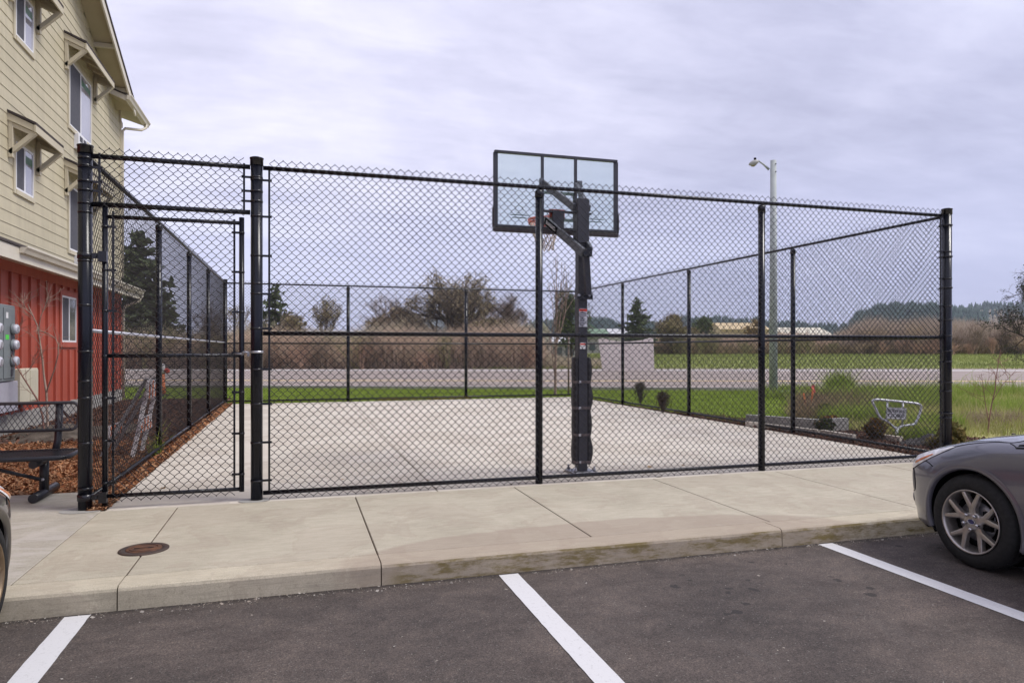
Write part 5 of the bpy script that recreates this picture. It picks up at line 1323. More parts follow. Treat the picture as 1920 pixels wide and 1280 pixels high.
        m = MB(); c = p + Vector((s * .17, .02, .07)); m.bar(p, c, .05, .05)
        prof = [(-.11, .05), (-.07, .085), (0, .095), (.06, .085), (.10, .05)]
        m.tube([c + Vector((s * a, -.0, 0)) for a, r in prof], [r for a, r in prof], 14); m.build('wing_mirror', M['plastic'], root)
        for (wy, fr_) in ((WY, 1), (WY2, 0)):
            xo = .905; yw = noseY - wy; zw = WZ + Z0
            # arch lip follows the wing, liner behind it
            pts = []
            for a in np.linspace(-18, 198, 40):
                yy, zz_ = wy - AR * math.cos(R(a)), WZ + AR * math.sin(R(a))
                row = D0[min(range(S), key=lambda i: abs(D0[i, ki(3), 1] - yy))]
                kk = min(range(ki(1), ki(5)), key=lambda k: abs(row[k, 2] - zz_))
                pts.append(wpt((row[kk, 0] + .0, yy, zz_), s))
            for _ in range(3): pts = [pts[0]] + [Vector(((pts[i - 1].x + pts[i].x * 2 + pts[i + 1].x) / 4, pts[i].y, pts[i].z)) for i in range(1, len(pts) - 1)] + [pts[-1]]
            m = MB(); cen = Vector((0, yw, zw)); V = []; 
            for p in pts:
                rd_ = Vector((0, p.y - yw, p.z - zw)).normalized()
                V += [p + Vector((s * .0015, 0, 0)) + rd_ * .040, p + Vector((s * .007, 0, 0)) + rd_ * .026, p + Vector((s * .008, 0, 0)) + rd_ * .002, p - Vector((s * .02, 0, 0)) - rd_ * .008]
            F = [(i * 4 + j, i * 4 + j + 1, i * 4 + 5 + j, i * 4 + 4 + j) for i in range(len(pts) - 1) for j in range(3)]
            m.add(V, F, True); m.build('wheel_arch', M['plastic_arch'] if False else paint, root)
            m = MB(); V = []; N = 30
            for i in range(N + 1):
                a = R(-25 + 230 * i / N); yy, zz_ = yw + (AR + .004) * math.cos(a), zw + (AR + .004) * math.sin(a)
                V += [(pts[min(int(i / N * 39), 39)].x - s * .004, yy, zz_), (cx + s * .52, yy, zz_)]
            m.add(V, [(2 * i, 2 * i + 1, 2 * i + 3, 2 * i + 2) for i in range(N)], True)
            m.add([(cx + s * .53, yw + AR * 1.05 * math.cos(t), zw + AR * 1.05 * math.sin(t)) for t in np.linspace(0, 6.283, 25)[:-1]], [tuple(range(24))])
            m.build('arch_liner', M['hole'], root)
            # wheel
            wc = Vector((cx + s * .90, yw, zw)); WRr = WR_
            ty = [(.232, -.015), (.238, -.004), (.262, .006), (.302, .003), (.328, -.010), (.343, -.026), (WRr, -.052), (WRr, -.165), (.335, -.20), (.29, -.215), (.235, -.205)]
            wh = empty('wheel', (0, 0, 0)); wh.parent = root; wh.location = wc - worigin(root)
            tb = MB().lathe([(r, s * h) for r, h in ty], wc, 'X', 72, cap=False)
            tr_ = tb
            for k in range(72):
                a = 2 * math.pi * k / 72
                for (h, w_, dz) in ((-.062, .022, .0), (-.155, .022, .04)):
                    c = wc + Vector((s * h, (WRr + .0005) * math.cos(a + dz), (WRr + .0005) * math.sin(a + dz)))
                    tr_.box(c, (w_, .017, .005), M=Matrix.Rotation(a + dz - math.pi / 2, 3, 'X'))
            tyre = tb.build('tyre', M['rubber'], wh)
            # rim
            rb = MB().lathe([(r, s * h) for r, h in [(.236, -.004), (.240, .004), (.236, .009), (.228, .004), (.221, -.012), (.214, -.05), (.205, -.17)]], wc, 'X', 64, cap=False)
            def spoke(a0, r0, a1, r1, w0, w1, d0, d1):
                p0 = Vector((s * d0, r0 * math.cos(a0), r0 * math.sin(a0))); p1 = Vector((s * d1, r1 * math.cos(a1), r1 * math.sin(a1)))
                d = (p1 - p0).normalized(); t_ = Vector((s, 0, 0)).cross(d).normalized(); dep = Vector((-s * .038, 0, 0))
                V = []
                for p, w in ((p0, w0), (p1, w1)):
                    V += [p + t_ * w + dep, p + t_ * w * .95 + dep * .12, p + t_ * w * .45, p - t_ * w * .45, p - t_ * w * .95 + dep * .12, p - t_ * w + dep]
                V = [wc + v for v in V]
                rb.add(V, [(i, i + 1, i + 7, i + 6) for i in range(5)] + [(0, 6, 11, 5)], False)
            for k in range(5):
                a = 2 * math.pi * k / 5 + .30
                spoke(a, .045, a, .126, .030, .028, -.022, -.012)
                for q in (-1, 1): spoke(a + q * .07, .108, a + q * .30, .230, .0215, .0150, -.0125, -.004)
            rb.lathe([(.075, -s * .05), (.072, -s * .022), (.060, -s * .018), (.034, -s * .016), (.0001, -s * .015)], wc, 'X', 32, cap=False)
            rim_ = rb.build('rim', rim_mat, wh)
            MB().lathe([(.205, -s * .10), (.205, -s * .11), (.001, -s * .11)], wc, 'X', 32).build('rim_back', M['hole'], wh)
            MB().lathe([(.148, -s * .085), (.148, -s * .075), (.085, -s * .072)], wc, 'X', 32).build('brake_disc', M['steel'], wh)
            MB().box(wc + Vector((-s * .07, -.10, .02)), (.05, .07, .14)).build('brake_caliper', M['hole'], wh)
            MB().tube([wc + Vector((-s * .014 + s * .004, .029 * math.cos(t), .019 * math.sin(t))) for t in np.linspace(0, 6.283, 21)[:-1]], .0022, 5, closed=True).build('badge_rim', M['lamp_chrome'], rim_)
            MB().add([wc + Vector((-s * .011, .029 * math.cos(t), .020 * math.sin(t))) for t in np.linspace(0, 6.283, 21)[:-1]], [tuple(range(20))]).build('badge', M['badge_blue'], rim_)
            for k in range(5):
                a = 2 * math.pi * (k + .5) / 5 + .30; c = wc + Vector((0, .057 * math.cos(a), .057 * math.sin(a)))
                MB().lathe([(.0125, -s * .022), (.0125, s * .004), (.009, s * .010), (.0001, s * .011)], c, 'X', 10).build('wheel_nut', M['lamp_chrome'], rim_)
    # grille, number plate, rear lamps
    for (k0, k1, w) in ((1.45, 2.6, .40), (3.7, 4.25, .30)):
        V = []; n = 12
        for j in range(n + 1):
            for k in (k0, (k0 + k1) / 2, k1):
                x = -w + 2 * w * j / n; st_ = .98 * abs(x) / .46
                p = skin(max(.02, st_), k); V.append(Vector((cx + x, noseY - p[1] + .004, p[2] + Z0)))
        F = [(j * 3 + i, j * 3 + i + 1, j * 3 + i + 4, j * 3 + i + 3) for j in range(n) for i in range(2)]
        np_mesh('grille', V, F, M['hole'], root, True)
    MB().bbox(cx - .16, cx + .16, noseY - 4.395, noseY - 4.378, Z0 + .62, Z0 + .74, .004).build('number_plate', M['white_paint'], root)
    for s in (-1, 1):
        patch('rear_lamp', [(13.3, 4.25), (13.8, 4.2), (14.3, 4.2)], [(13.4, 5.0), (13.8, 5.1), (14.2, 5.0)], .006, M['lamp_red'], root, s, nu=10, nv=5, bulge=.01)
    # dark floor pan and seats glimpsed through the glass
    MB().bbox(cx - .74, cx + .74, noseY - 4.1, noseY - 1.35, Z0 + .22, Z0 + .55, .03).build('floor_pan', M['hole'], root)
    for s in (-1, 1):
        m = MB(); m.bbox(cx + s * .36 - .23, cx + s * .36 + .23, noseY - 2.35, noseY - 1.85, Z0 + .5, Z0 + .66, .05); m.bbox(cx + s * .36 - .22, cx + s * .36 + .22, noseY - 2.5, noseY - 2.33, Z0 + .6, Z0 + 1.2, .05); m.bbox(cx + s * .36 - .12, cx + s * .36 + .12, noseY - 2.5, noseY - 2.40, Z0 + 1.2, Z0 + 1.36, .03)
        m.build('front_seat', M['screen'], root)
    MB().bbox(cx - .7, cx + .7, noseY - 1.75, noseY - 1.3, Z0 + .7, Z0 + .98, .05).build('dashboard', M['plastic'], root)
    return root
def lens(name, c, rough=.08, tr=.0):
    m, nt, b = new_mat(name); b.inputs['Base Color'].default_value = rgba(c); b.inputs['Roughness'].default_value = rough; b.inputs['Coat Weight'].default_value = 1; b.inputs['Coat Roughness'].default_value = .02
    nt.links.new(ramp(nt, noise(nt, scaled(nt, pos(nt), (1, 1, 1)), 22, 3), [(.35, tuple(x * .7 for x in c)), (.65, tuple(min(1, x * 1.15) for x in c))]), b.inputs['Base Color'])
    return m
M['lamp_clear'] = lens('lamp_clear', (.88, .89, .92), .3); M['lamp_amber'] = lens('lamp_amber', (.72, .25, .10)); M['lamp_chrome'] = simple('lamp_chrome', (.72, .72, .74), (.55, .55, .58), 30, .2, metal=.9)
M['lamp_fog'] = lens('lamp_fog', (.16, .16, .22)); M['lamp_red'] = lens('lamp_red', (.4, .02, .02)); M['badge_blue'] = lens('badge_blue', (.015, .02, .10))
M['plastic'] = simple('black_plastic', (.020, .020, .021), (.015, .015, .016), 30, .6); M['paint_dim'] = simple('satin_grey', (.10, .098, .11), None, 10, .4)
grey = car_paint('grey_car_paint', (.136, .136, .163)); dark = car_paint('charcoal_car_paint', (.10, .095, .09))
M['car_glass'], nt_, b_ = new_mat('car_glass')
b_.inputs['Base Color'].default_value = (.03, .035, .035, 1); b_.inputs['Roughness'].default_value = .03; b_.inputs['Transmission Weight'].default_value = .75; b_.inputs['IOR'].default_value = 1.12; b_.inputs['Specular IOR Level'].default_value = .9
rim1 = simple('satin_alloy', (.46, .43, .40), (.36, .335, .31), 14, .33, metal=.75); rim2 = simple('bronze_alloy', (.30, .22, .14), (.24, .17, .1), 14, .38, metal=.7)
make_car('grey hatchback with split spoke alloy wheels parked nose in to the kerb on the right', 5.745, 4.825, grey, rim1, M['car_glass'], 'cars parked along the kerb')
make_car('dark car with bronze wheels at the left edge, front tyre against the kerb', -2.565, 5.37, dark, rim2, M['car_glass'], 'cars parked along the kerb')
# ------------------------------------------------------------------ vegetation
def tubes_np(segs, sides=4):
    """segs: (n, 8) arrays p0 p1 r0 r1 -> vertices and quads of open tapered tubes"""
    S = np.array(segs, float); a, b = S[:, 0:3], S[:, 3:6]; t = b - a; L = np.linalg.norm(t, axis=1); L[L == 0] = 1; t /= L[:, None]
    u = np.where(np.abs(t[:, 2:3]) < .9, np.array([[0, 0, 1.]]), np.array([[1., 0, 0]])); n1 = np.cross(t, u); n1 /= np.linalg.norm(n1, axis=1)[:, None]; n2 = np.cross(t, n1)
    th = 2 * np.pi * np.arange(sides) / sides
    ring = np.cos(th)[None, :, None] * n1[:, None, :] + np.sin(th)[None, :, None] * n2[:, None, :]
    V = np.concatenate([a[:, None, :] + ring * S[:, 6][:, None, None], b[:, None, :] + ring * S[:, 7][:, None, None]], 1).reshape(-1, 3)
    i = np.arange(len(S))[:, None] * (2 * sides); k = np.arange(sides)[None, :]; k2 = (k + 1) % sides
    F = np.stack([i + k, i + k2, i + sides + k2, i + sides + k], -1).reshape(-1, 4)
    return V, F
def leaf_quads(C, size, jit=.5, aspect=.6, updown=1.0):
    n = len(C); d = rng.normal(0, 1, (n, 3)); d[:, 2] *= updown; d /= np.linalg.norm(d, axis=1)[:, None]; e = rng.normal(0, 1, (n, 3)); e -= d * (e * d).sum(1)[:, None]; e /= np.linalg.norm(e, axis=1)[:, None]
    s = size * rng.lognormal(0, jit * .6, n)
    q = [C + d * (s * a)[:, None] + e * (s * aspect * b)[:, None] for a, b in ((-.5, 0), (0, -.5), (.5, 0), (0, .5))]
    return np.stack(q, 1).reshape(-1, 3), np.arange(4 * n).reshape(-1, 4)
def grow(p, d, L, r, depth, segs, tips, spread=.55, up=.12, kids=(2, 4), shrink=.72, wig=.12, minr=.004, nseg=3):
    p = np.array(p, float); d = np.array(d, float); l = L / nseg
    for i in range(nseg):
        d = d + rng.normal(0, wig, 3) + np.array([0, 0, up * .3]); d /= np.linalg.norm(d)
        q = p + d * l; r2 = max(minr, r * (1 - .25 / nseg * (1 + (depth == 0) * 2)))
        segs.append([*p, *q, r, r2, depth]); p, r = q, r2
        if depth > 0 and i >= 0 and rng.random() < .75:
            v = d + rng.normal(0, spread, 3) + np.array([0, 0, up]); v /= np.linalg.norm(v)
            grow(p, v, L * shrink * rng.uniform(.6, 1.0), r * .55, depth - 1, segs, tips, spread, up, kids, shrink, wig, minr, nseg)
    if depth > 0:
        for _ in range(rng.integers(*kids)):
            v = d + rng.normal(0, spread, 3) + np.array([0, 0, up]); v /= np.linalg.norm(v)
            grow(p, v, L * shrink * rng.uniform(.75, 1.1), r * .7, depth - 1, segs, tips, spread, up, kids, shrink, wig, minr, nseg)
    else: tips.append(p)
def bark(name, a, b): return simple(name, a, b, 4, .9, spec=.1)
M['bark'] = bark('grey_bark', (.22, .185, .16), (.13, .11, .095)); M['twig'] = bark('brown_twig', (.32, .25, .20), (.21, .165, .135)); M['bark_dark'] = bark('dark_bark', (.11, .092, .08), (.07, .058, .05))
M['twig_pale'] = bark('pale_twig', (.40, .30, .24), (.28, .20, .16)); M['twig_red'] = bark('reddish_twig', (.30, .17, .135), (.20, .11, .09))
def bare_tree(name, label, cat, base, H, depth=4, r=.12, spread=.55, up=.15, trunk=.3, bm='bark', tm='twig', leaves=0, leafmat=None, leafsize=.2, lean=(0, 0, 1), group=None, wig=.12, kids=(2, 4), shrink=.72, minr=.006, squash=1.0, first=None):
    root = empty(name, base, label, cat, group); segs = []; tips = []
    L = H * trunk
    grow((0, 0, -.1), lean, L, r, depth, segs, tips, spread, up, kids, shrink, wig, minr)
    S = np.array(segs); top = max(S[:, 5].max(), .1); k = H / top
    S[:, :6] *= k; 
    if squash != 1.0: S[:, [0, 1, 3, 4]] *= squash
    b = np.array(base); S[:, 0:3] += b; S[:, 3:6] += b
    big = S[:, 8] >= max(1, depth - 2)
    V, F = tubes_np(S[big][:, :8], 6); np_mesh('trunk', V, F, M[bm], root, True)
    V, F = tubes_np(S[~big][:, :8], 3); cr = np_mesh('crown', V, F, M[tm], root, True)
    if leaves:
        T = np.array(tips) * k; T[:, :2] *= squash; T = T + b
        C = T[rng.integers(0, len(T), leaves)] + rng.normal(0, leafsize * 1.1, (leaves, 3))
        V, F = leaf_quads(C, leafsize); np_mesh('foliage', V, F, leafmat, root)
    return root
def conifer(name, label, base, H, Rw, mat, tiers=26, dens=1.0, group=None, ragged=.25, power=.8, cat='tree'):
    root = empty(name, base, label, cat, group); b = np.array(base)
    V, F = tubes_np([[*b, *(b + [0, 0, H * .5]), H * .022, H * .014], [*(b + [0, 0, H * .5]), *(b + [0, 0, H * .98]), H * .014, .02]], 7); np_mesh('trunk', V, F, M['bark_dark'], root, True)
    C = []; sz = []
    for t in range(tiers):
        f = (t + rng.uniform(0, .8)) / tiers; z = H * (.06 + .93 * f); R_ = Rw * max(.03, (1 - f)) ** power
        nb = max(4, int(9 * dens * (1 - f * .5)))
        for k in range(nb):
            a = rng.uniform(0, 2 * math.pi); Lb = R_ * rng.uniform(1 - ragged * 2, 1 + ragged)
            m = max(3, int(Lb / Rw * 26 * dens)); s = rng.random(m) ** .7
            droop = rng.uniform(.05, .35)
            P = np.stack([np.cos(a) * Lb * s, np.sin(a) * Lb * s, z - droop * Lb * s + .12 * Lb * s ** 3], 1) + rng.normal(0, .045 * Rw, (m, 3)) * np.array([1, 1, .5])
            C.append(P)
    C = np.concatenate(C) + b
    V, F = leaf_quads(C, Rw * .16, .5, .5, .5); np_mesh('crown', V, F, mat, root)
    return root
def leafy(name, label, base, H, rx, mat, n=7000, leaf=.25, lobes=9, cat='tree', group=None, z0=.15, trunk=True, twigs=0, tm='twig', flat=1.0):
    root = empty(name, base, label, cat, group); b = np.array(base)
    if trunk:
        segs = []; tips = []; grow((0, 0, -.1), (0, 0, 1), H * .3, H * .02, 3, segs, tips, .6, .1, (2, 4), .75); S = np.array(segs); k = H * .85 / S[:, 5].max(); S[:, :6] *= k; S[:, :3] += b; S[:, 3:6] += b
        V, F = tubes_np(S[:, :8], 5); np_mesh('trunk', V, F, M['bark_dark'], root, True)
    L = []
    for i in range(lobes):
        a = rng.uniform(0, 6.28); q = rng.uniform(.0, .7); zc = rng.uniform(z0 + .15, .82); w = math.sqrt(max(.05, 1 - ((zc - .45) / .6) ** 2))
        L.append((math.cos(a) * q * rx * w, math.sin(a) * q * rx * w * flat, zc * H, rx * rng.uniform(.28, .5), H * rng.uniform(.12, .2)))
    L.append((0, 0, H * .84, rx * .35, H * .15))
    C = []
    for (x, y, z, r, h) in L:
        m = n // len(L); d = rng.normal(0, 1, (m, 3)); d /= np.linalg.norm(d, axis=1)[:, None]; s = rng.random(m) ** .38
        C.append(np.stack([x + d[:, 0] * r * s, y + d[:, 1] * r * s, z + d[:, 2] * h * s], 1))
    C = np.concatenate(C); C += rng.normal(0, leaf * .4, C.shape)
    keep = (np.sin(C[:, 0] * 5 / rx + 1) * np.sin(C[:, 1] * 5 / rx + 2) * np.sin(C[:, 2] * 14 / H + 3)) > -.42
    C = C[keep] + b
    V, F = leaf_quads(C, leaf); cr = np_mesh('crown', V, F, mat, root)
    if twigs:
        P = C[rng.integers(0, len(C), twigs)]; d = P - (b + [0, 0, H * .35]); d /= np.linalg.norm(d, axis=1)[:, None]
        d = d + rng.normal(0, .35, d.shape); S = np.concatenate([P, P + d * H * rng.uniform(.05, .14, (twigs, 1)), np.full((twigs, 1), .018), np.full((twigs, 1), .008)], 1)
        V, F = tubes_np(S, 3); np_mesh('twigs', V, F, M[tm], root)
    return root
def fol(name, cols, **k): return chips_mat(name, cols, tr=.25, **k)
M['fir'] = fol('fir_needles', [(.12, .15, .085), (.085, .11, .06), (.16, .185, .095), (.10, .13, .07)], scale=.6)
M['fir_blue'] = fol('far_fir_needles', [(.045, .068, .040), (.032, .050, .032), (.060, .082, .045)], scale=.5)
M['olive'] = fol('olive_foliage', [(.30, .26, .135), (.23, .205, .105), (.36, .29, .17), (.27, .25, .11)], scale=.6)
M['brownfol'] = fol('brown_olive_foliage', [(.36, .27, .18), (.28, .225, .135), (.40, .30, .20), (.29, .255, .135)], scale=.5)
M['lichen'] = fol('lichen_tufts', [(.34, .29, .18), (.27, .22, .14), (.42, .36, .23), (.22, .17, .11)], scale=.8)
M['evergreen'] = fol('evergreen_foliage', [(.12, .155, .07), (.09, .12, .05), (.16, .19, .09)], scale=.7)
M['moss'] = fol('moss_tufts', [(.055, .07, .03), (.04, .05, .025), (.08, .09, .04)], scale=.7)
def gp(px, d, dz=0.0):
    p = PD(px, HY, d); return Vector((p.x, p.y, terrain_z(p.x, p.y) + dz))
def Ht(py, d): return CAMH + (HY - py) / FPX * d
TG = 'trees beyond the road'
conifer('conifer_tree', 'tall dark fir seen through the left fence, right of the building corner', gp(258, 62), Ht(428, 62), 3.9, M['fir'], 34, 1.5, TG, ragged=.2, power=.62)
conifer('conifer_tree', 'smaller dark fir beside the tall fir behind the left fence', gp(303, 66), Ht(530, 66), 2.6, M['fir'], 24, 1.0, TG, power=.7)
conifer('conifer_tree', 'ragged green fir just right of the thick gate post, beyond the road', gp(516, 62), Ht(530, 62), 2.7, M['fir'], 26, 1.2, TG, ragged=.3, power=.62)
leafy('broadleaf_tree', 'olive scrub tree at the foot of the ragged fir', gp(545, 60), Ht(588, 60), 2.4, M['olive'], 2600, .22, 6, group=TG, twigs=500)
bare_tree('bare_tree', 'bare poplar like tree between the gate post and second far fence post', 'tree', gp(598, 66), Ht(555, 66), 5, .13, .42, .35, .26, leaves=2500, leafmat=M['olive'], leafsize=.12, group=TG)
bare_tree('bare_tree', 'pale bare tree seen between gate and thick gate post', 'tree', gp(455, 62), Ht(568, 62), 5, .12, .5, .25, .26, group=TG, leaves=1600, leafmat=M['olive'], leafsize=.12)
bare_tree('bare_tree', 'low bare tree seen through the left fence beside its corner post', 'tree', gp(385, 68), Ht(560, 68), 5, .12, .5, .2, .26, group=TG)
leafy('broadleaf_tree', 'broad reddish olive tree left of the lichen covered oak', gp(750, 66), Ht(572, 66), 3.0, M['brownfol'], 8000, .22, 11, group=TG, twigs=1500)
bare_tree('bare_tree', 'thin bare tree rising over the broad reddish olive tree', 'tree', gp(745, 70), Ht(548, 70), 5, .12, .5, .25, .28, group=TG)
def fan_tree(name, label, base, H, W, nl, bm, tm, leaves, leafmat, leafsize, group, depth=4, fork=.16):
    """broad crown: limbs fanning from a low fork"""
    root = empty(name, base, label, 'tree', group); b = np.array(base); segs = []; tips = []; trunk = []
    f = np.array([0, 0, H * fork]); trunk.append([0, 0, -.2, *f, H * .035, H * .03])
    for k in range(nl):
        a = 2 * math.pi * (k + rng.uniform(-.3, .3)) / nl * 1.0; t = rng.uniform(.15, 1.05) if k % 3 else rng.uniform(.0, .3)
        d = np.array([math.cos(a) * math.sin(t), math.sin(a) * math.sin(t), math.cos(t)])
        grow(f, d, H * .24 * rng.uniform(.8, 1.1), H * .022, depth, segs, tips, .48, .10, (2, 4), .72, .14, .010)
    S = np.array(segs); S[:, [2, 5]] *= H / S[:, 5].max(); w = np.percentile(np.abs(S[:, 3:5]), 98); S[:, [0, 1, 3, 4]] *= (W / 2) / w
    S[:, 0:3] += b; S[:, 3:6] += b; T = np.array(trunk); T[:, 0:3] += b; T[:, 3:6] += b
    big = S[:, 8] >= depth - 1
    V, F = tubes_np(np.concatenate([T, S[big][:, :8]]), 6); np_mesh('trunk', V, F, M[bm], root, True)
    V, F = tubes_np(S[~big][:, :8], 3); np_mesh('crown', V, F, M[tm], root, True)
    if leaves:
        E_ = S[S[:, 8] <= 1][:, 3:6]; C = E_[rng.integers(0, len(E_), leaves)] + rng.normal(0, leafsize * .9, (leaves, 3)); V, F = leaf_quads(C, leafsize); np_mesh('foliage', V, F, leafmat, root)
    return root
fan_tree('oak_tree', 'big spreading oak with lichen tufts, behind the middle of the far fence', gp(868, 64), Ht(498, 64), 9.4, 11, 'bark_dark', 'bark', 15000, M['lichen'], .15, TG)
leafy('broadleaf_tree', 'olive scrub tree beneath the right side of the oak', gp(925, 60), Ht(592, 60), 3.0, M['olive'], 4000, .22, 8, group=TG, twigs=1200)
bare_tree('bare_tree', 'fine twigged bare tree right of the oak', 'tree', gp(962, 66), Ht(545, 66), 6, .11, .5, .22, .24, group=TG)
leafy('evergreen_tree', 'rounded dark evergreen directly left of the hoop post', gp(1072, 68), Ht(546, 68), 2.5, M['evergreen'], 8000, .2, 11, group=TG)
conifer('conifer_tree', 'dark fir beside the first post of the right fence', gp(1196, 92), Ht(567, 92), 3.1, M['fir'], 26, 1.2, TG, ragged=.3, power=.75)
leafy('broadleaf_tree', 'low olive tree right of the dark fir by the right fence', gp(1262, 96), Ht(597, 96), 3.2, M['olive'], 3500, .3, 8, group=TG, twigs=700)
leafy('evergreen_tree', 'dark green rounded tree beside the second post of the right fence', gp(1322, 110), Ht(602, 110), 3.2, M['evergreen'], 3500, .32, 8, group=TG)
leafy('broadleaf_tree', 'golden brown tree left of the street lamp pole', gp(1420, 150), Ht(603, 150), 3.4, fol('golden_foliage', [(.32, .22, .08), (.25, .17, .07), (.36, .26, .1)]), 3000, .4, 8, group=TG)
# oak leaning in from the right edge
bo = gp(1984, 60); ro = bare_tree('oak_tree', 'bare mossy oak leaning in at the right edge', 'tree', bo, Ht(480, 60), 6, .25, .66, .03, .22, 'bark_dark', 'bark_dark', leaves=2600, leafmat=M['moss'], leafsize=.14, wig=.2, group=TG, lean=(-.10, 0, 1), squash=1.0)

# brush along the far side of the road: nobody could count its stems
def brush(name, P, n, hfun, mat, w=.03, sprig=4, lean=.22, zf=None):
    xy = sample_poly(P, n); n = len(xy); r = xy[:, 0] * CS - xy[:, 1] * SN; d = xy[:, 0] * SN + xy[:, 1] * CS
    px = CX + FPX * r / d
    z0 = np.array([terrain_z(a, b) for a, b in xy]) - .05
    H = hfun(px, d) * rng.uniform(.35, 1.0, n); H = np.maximum(H, .3)
    B = np.stack([xy[:, 0], xy[:, 1], z0], 1)
    ln = rng.normal(0, lean, (n, 2)) * H[:, None]
    T = B + np.stack([ln[:, 0], ln[:, 1], H], 1); Md = (B + T) / 2 + np.stack([rng.normal(0, .06, n) * H, rng.normal(0, .06, n) * H, .08 * H], 1)
    S = [np.concatenate([B, Md, np.full((n, 1), w), np.full((n, 1), w * .7)], 1), np.concatenate([Md, T, np.full((n, 1), w * .7), np.full((n, 1), w * .25)], 1)]
    for k in range(sprig):
        t = rng.uniform(.25, .95, n)[:, None]; p = np.where(t < .5, B + (Md - B) * t * 2, Md + (T - Md) * (t * 2 - 1))
        dv = rng.normal(0, .5, (n, 3)); dv[:, 2] = np.abs(dv[:, 2]) + .35; dv /= np.linalg.norm(dv, axis=1)[:, None]
        S.append(np.concatenate([p, p + dv * (H * rng.uniform(.14, .38, n))[:, None], np.full((n, 1), w * .5), np.full((n, 1), w * .2)], 1))
    V, F = tubes_np(np.concatenate(S), 3)
    return tag(np_mesh(name, V, F, mat), kind='stuff')
def twigs_mat(name, stops, scale):
    m, nt, b = new_mat(name); g = nd(nt, 'ShaderNodeNewGeometry')
    c = ramp(nt, noise(nt, scaled(nt, g.outputs['Position'], (1, 1, 1.4)), scale, 4, .6), stops)
    c = mixc(nt, 1.0, c, ramp(nt, g.outputs['Random Per Island'], [(0, (.65, .65, .65)), (1, (1.35, 1.3, 1.25))]), 'MULTIPLY')
    nt.links.new(c, b.inputs['Base Color']); b.inputs['Roughness'].default_value = .9; b.inputs['Specular IOR Level'].default_value = .1
    return m
tw_l = twigs_mat('bramble_stems', [(.30, (.52, .45, .33)), (.44, (.60, .48, .37)), (.55, (.60, .45, .35)), (.68, (.56, .49, .36))], 1.3)
tw_top = twigs_mat('alder_scrub_stems', [(.30, (.48, .43, .31)), (.5, (.55, .47, .37)), (.70, (.44, .42, .26))], .8)
tw_r = twigs_mat('grey_scrub_stems', [(.30, (.38, .31, .25)), (.5, (.46, .38, .31)), (.70, (.42, .36, .26))], .4)
far_y = 689.0
def band(px0, px1, d0, d1): return [PD(px0, HY, d0), PD(px1, HY, d0 - .0), PD(px1, HY, d1), PD(px0, HY, d1)]
def prof(pts):
    xs = [p[0] for p in pts]; ys = [p[1] for p in pts]
    return lambda px, d: np.maximum(.2, CAMH + (HY - np.interp(px, xs, ys)) / FPX * d)
brush('bramble_thicket', band(60, 1015, 54.5, 59), 26000, prof([(60, 640), (300, 630), (420, 640), (470, 622), (520, 615), (600, 632), (660, 640), (720, 622), (760, 612), (800, 632), (850, 618), (900, 612), (960, 608), (1015, 636)]), tw_l, .015, 5, .3)
brush('scrub_belt', band(60, 1012, 58, 66), 18000, prof([(60, 600), (250, 610), (330, 615), (420, 625), (480, 600), (560, 612), (640, 622), (690, 616), (720, 604), (745, 612), (770, 596), (800, 622), (840, 612), (870, 626), (905, 606), (930, 616), (960, 598), (985, 612), (1005, 622), (1012, 640)]), tw_top, .018, 5, .25)
brush('scrub_gap', band(1012, 1140, 56, 62), 1500, prof([(1012, 655), (1060, 668), (1140, 672)]), tw_top, .022, 4, .3)
brush('far_thicket', band(1228, 1600, 98, 112), 9000, prof([(1228, 640), (1300, 636), (1400, 640), (1480, 632), (1560, 640), (1600, 628)]), tw_l, .035, 4, .25)
brush('far_thicket_tall', band(1580, 2150, 96, 122), 28000, prof([(1580, 632), (1640, 606), (1680, 616), (1730, 608), (1780, 612), (1820, 614), (1870, 618), (1920, 612), (2150, 604)]), tw_r, .026, 6, .20)
brush('dry_grass_fringe', band(1228, 2150, 95, 99), 6000, prof([(1228, 652), (1600, 653), (2150, 650)]), twigs_mat('dry_grass_stems', [(.3, (.34, .28, .17)), (.7, (.26, .20, .12))], .5), .03, 2, .5)

# bushes within the thicket, each a fan of stems; they merge into one mass
def bushes(name, spots, mat, w=.016, leafmat=None):
    S = []
    for (px, d, ytop, wid) in spots:
        b = np.array(gp(px, d)); H = Ht(ytop, d); segs = []; tips = []
        for _ in range(int(9 + wid * 3)):
            a = rng.uniform(0, 6.28); t = abs(rng.normal(0, .38)); v = np.array([math.cos(a) * math.sin(t), math.sin(a) * math.sin(t), math.cos(t)])
            grow((rng.normal(0, .15), rng.normal(0, .15), 0), v, H * .42, w * 1.6, 3, segs, tips, .42, .14, (1, 3), .62, .12, w * .45)
        s_ = np.array(segs); s_[:, [2, 5]] *= H / s_[:, 5].max(); s_[:, [0, 1, 3, 4]] *= wid / np.percentile(np.abs(s_[:, 3:5]), 98); s_[:, :3] += b; s_[:, 3:6] += b; S.append(s_[:, :8])
    V, F = tubes_np(np.concatenate(S), 3); return tag(np_mesh(name, V, F, mat), kind='stuff')
def spots(x0, x1, n, d0, d1, y0, y1, w0, w1): return [(rng.uniform(x0, x1), rng.uniform(d0, d1), rng.uniform(y0, y1), rng.uniform(w0, w1)) for _ in range(n)]
tb1 = twigs_mat('dark_bush_stems', [(.3, (.20, .16, .12)), (.7, (.28, .22, .17))], .6); tb2 = twigs_mat('tan_bush_stems', [(.3, (.50, .40, .29)), (.7, (.42, .33, .24))], .6); tb3 = twigs_mat('rust_bush_stems', [(.3, (.48, .32, .24)), (.7, (.42, .30, .22))], .6); tb4 = twigs_mat('mossy_bush_stems', [(.3, (.33, .32, .16)), (.7, (.26, .25, .13))], .6)
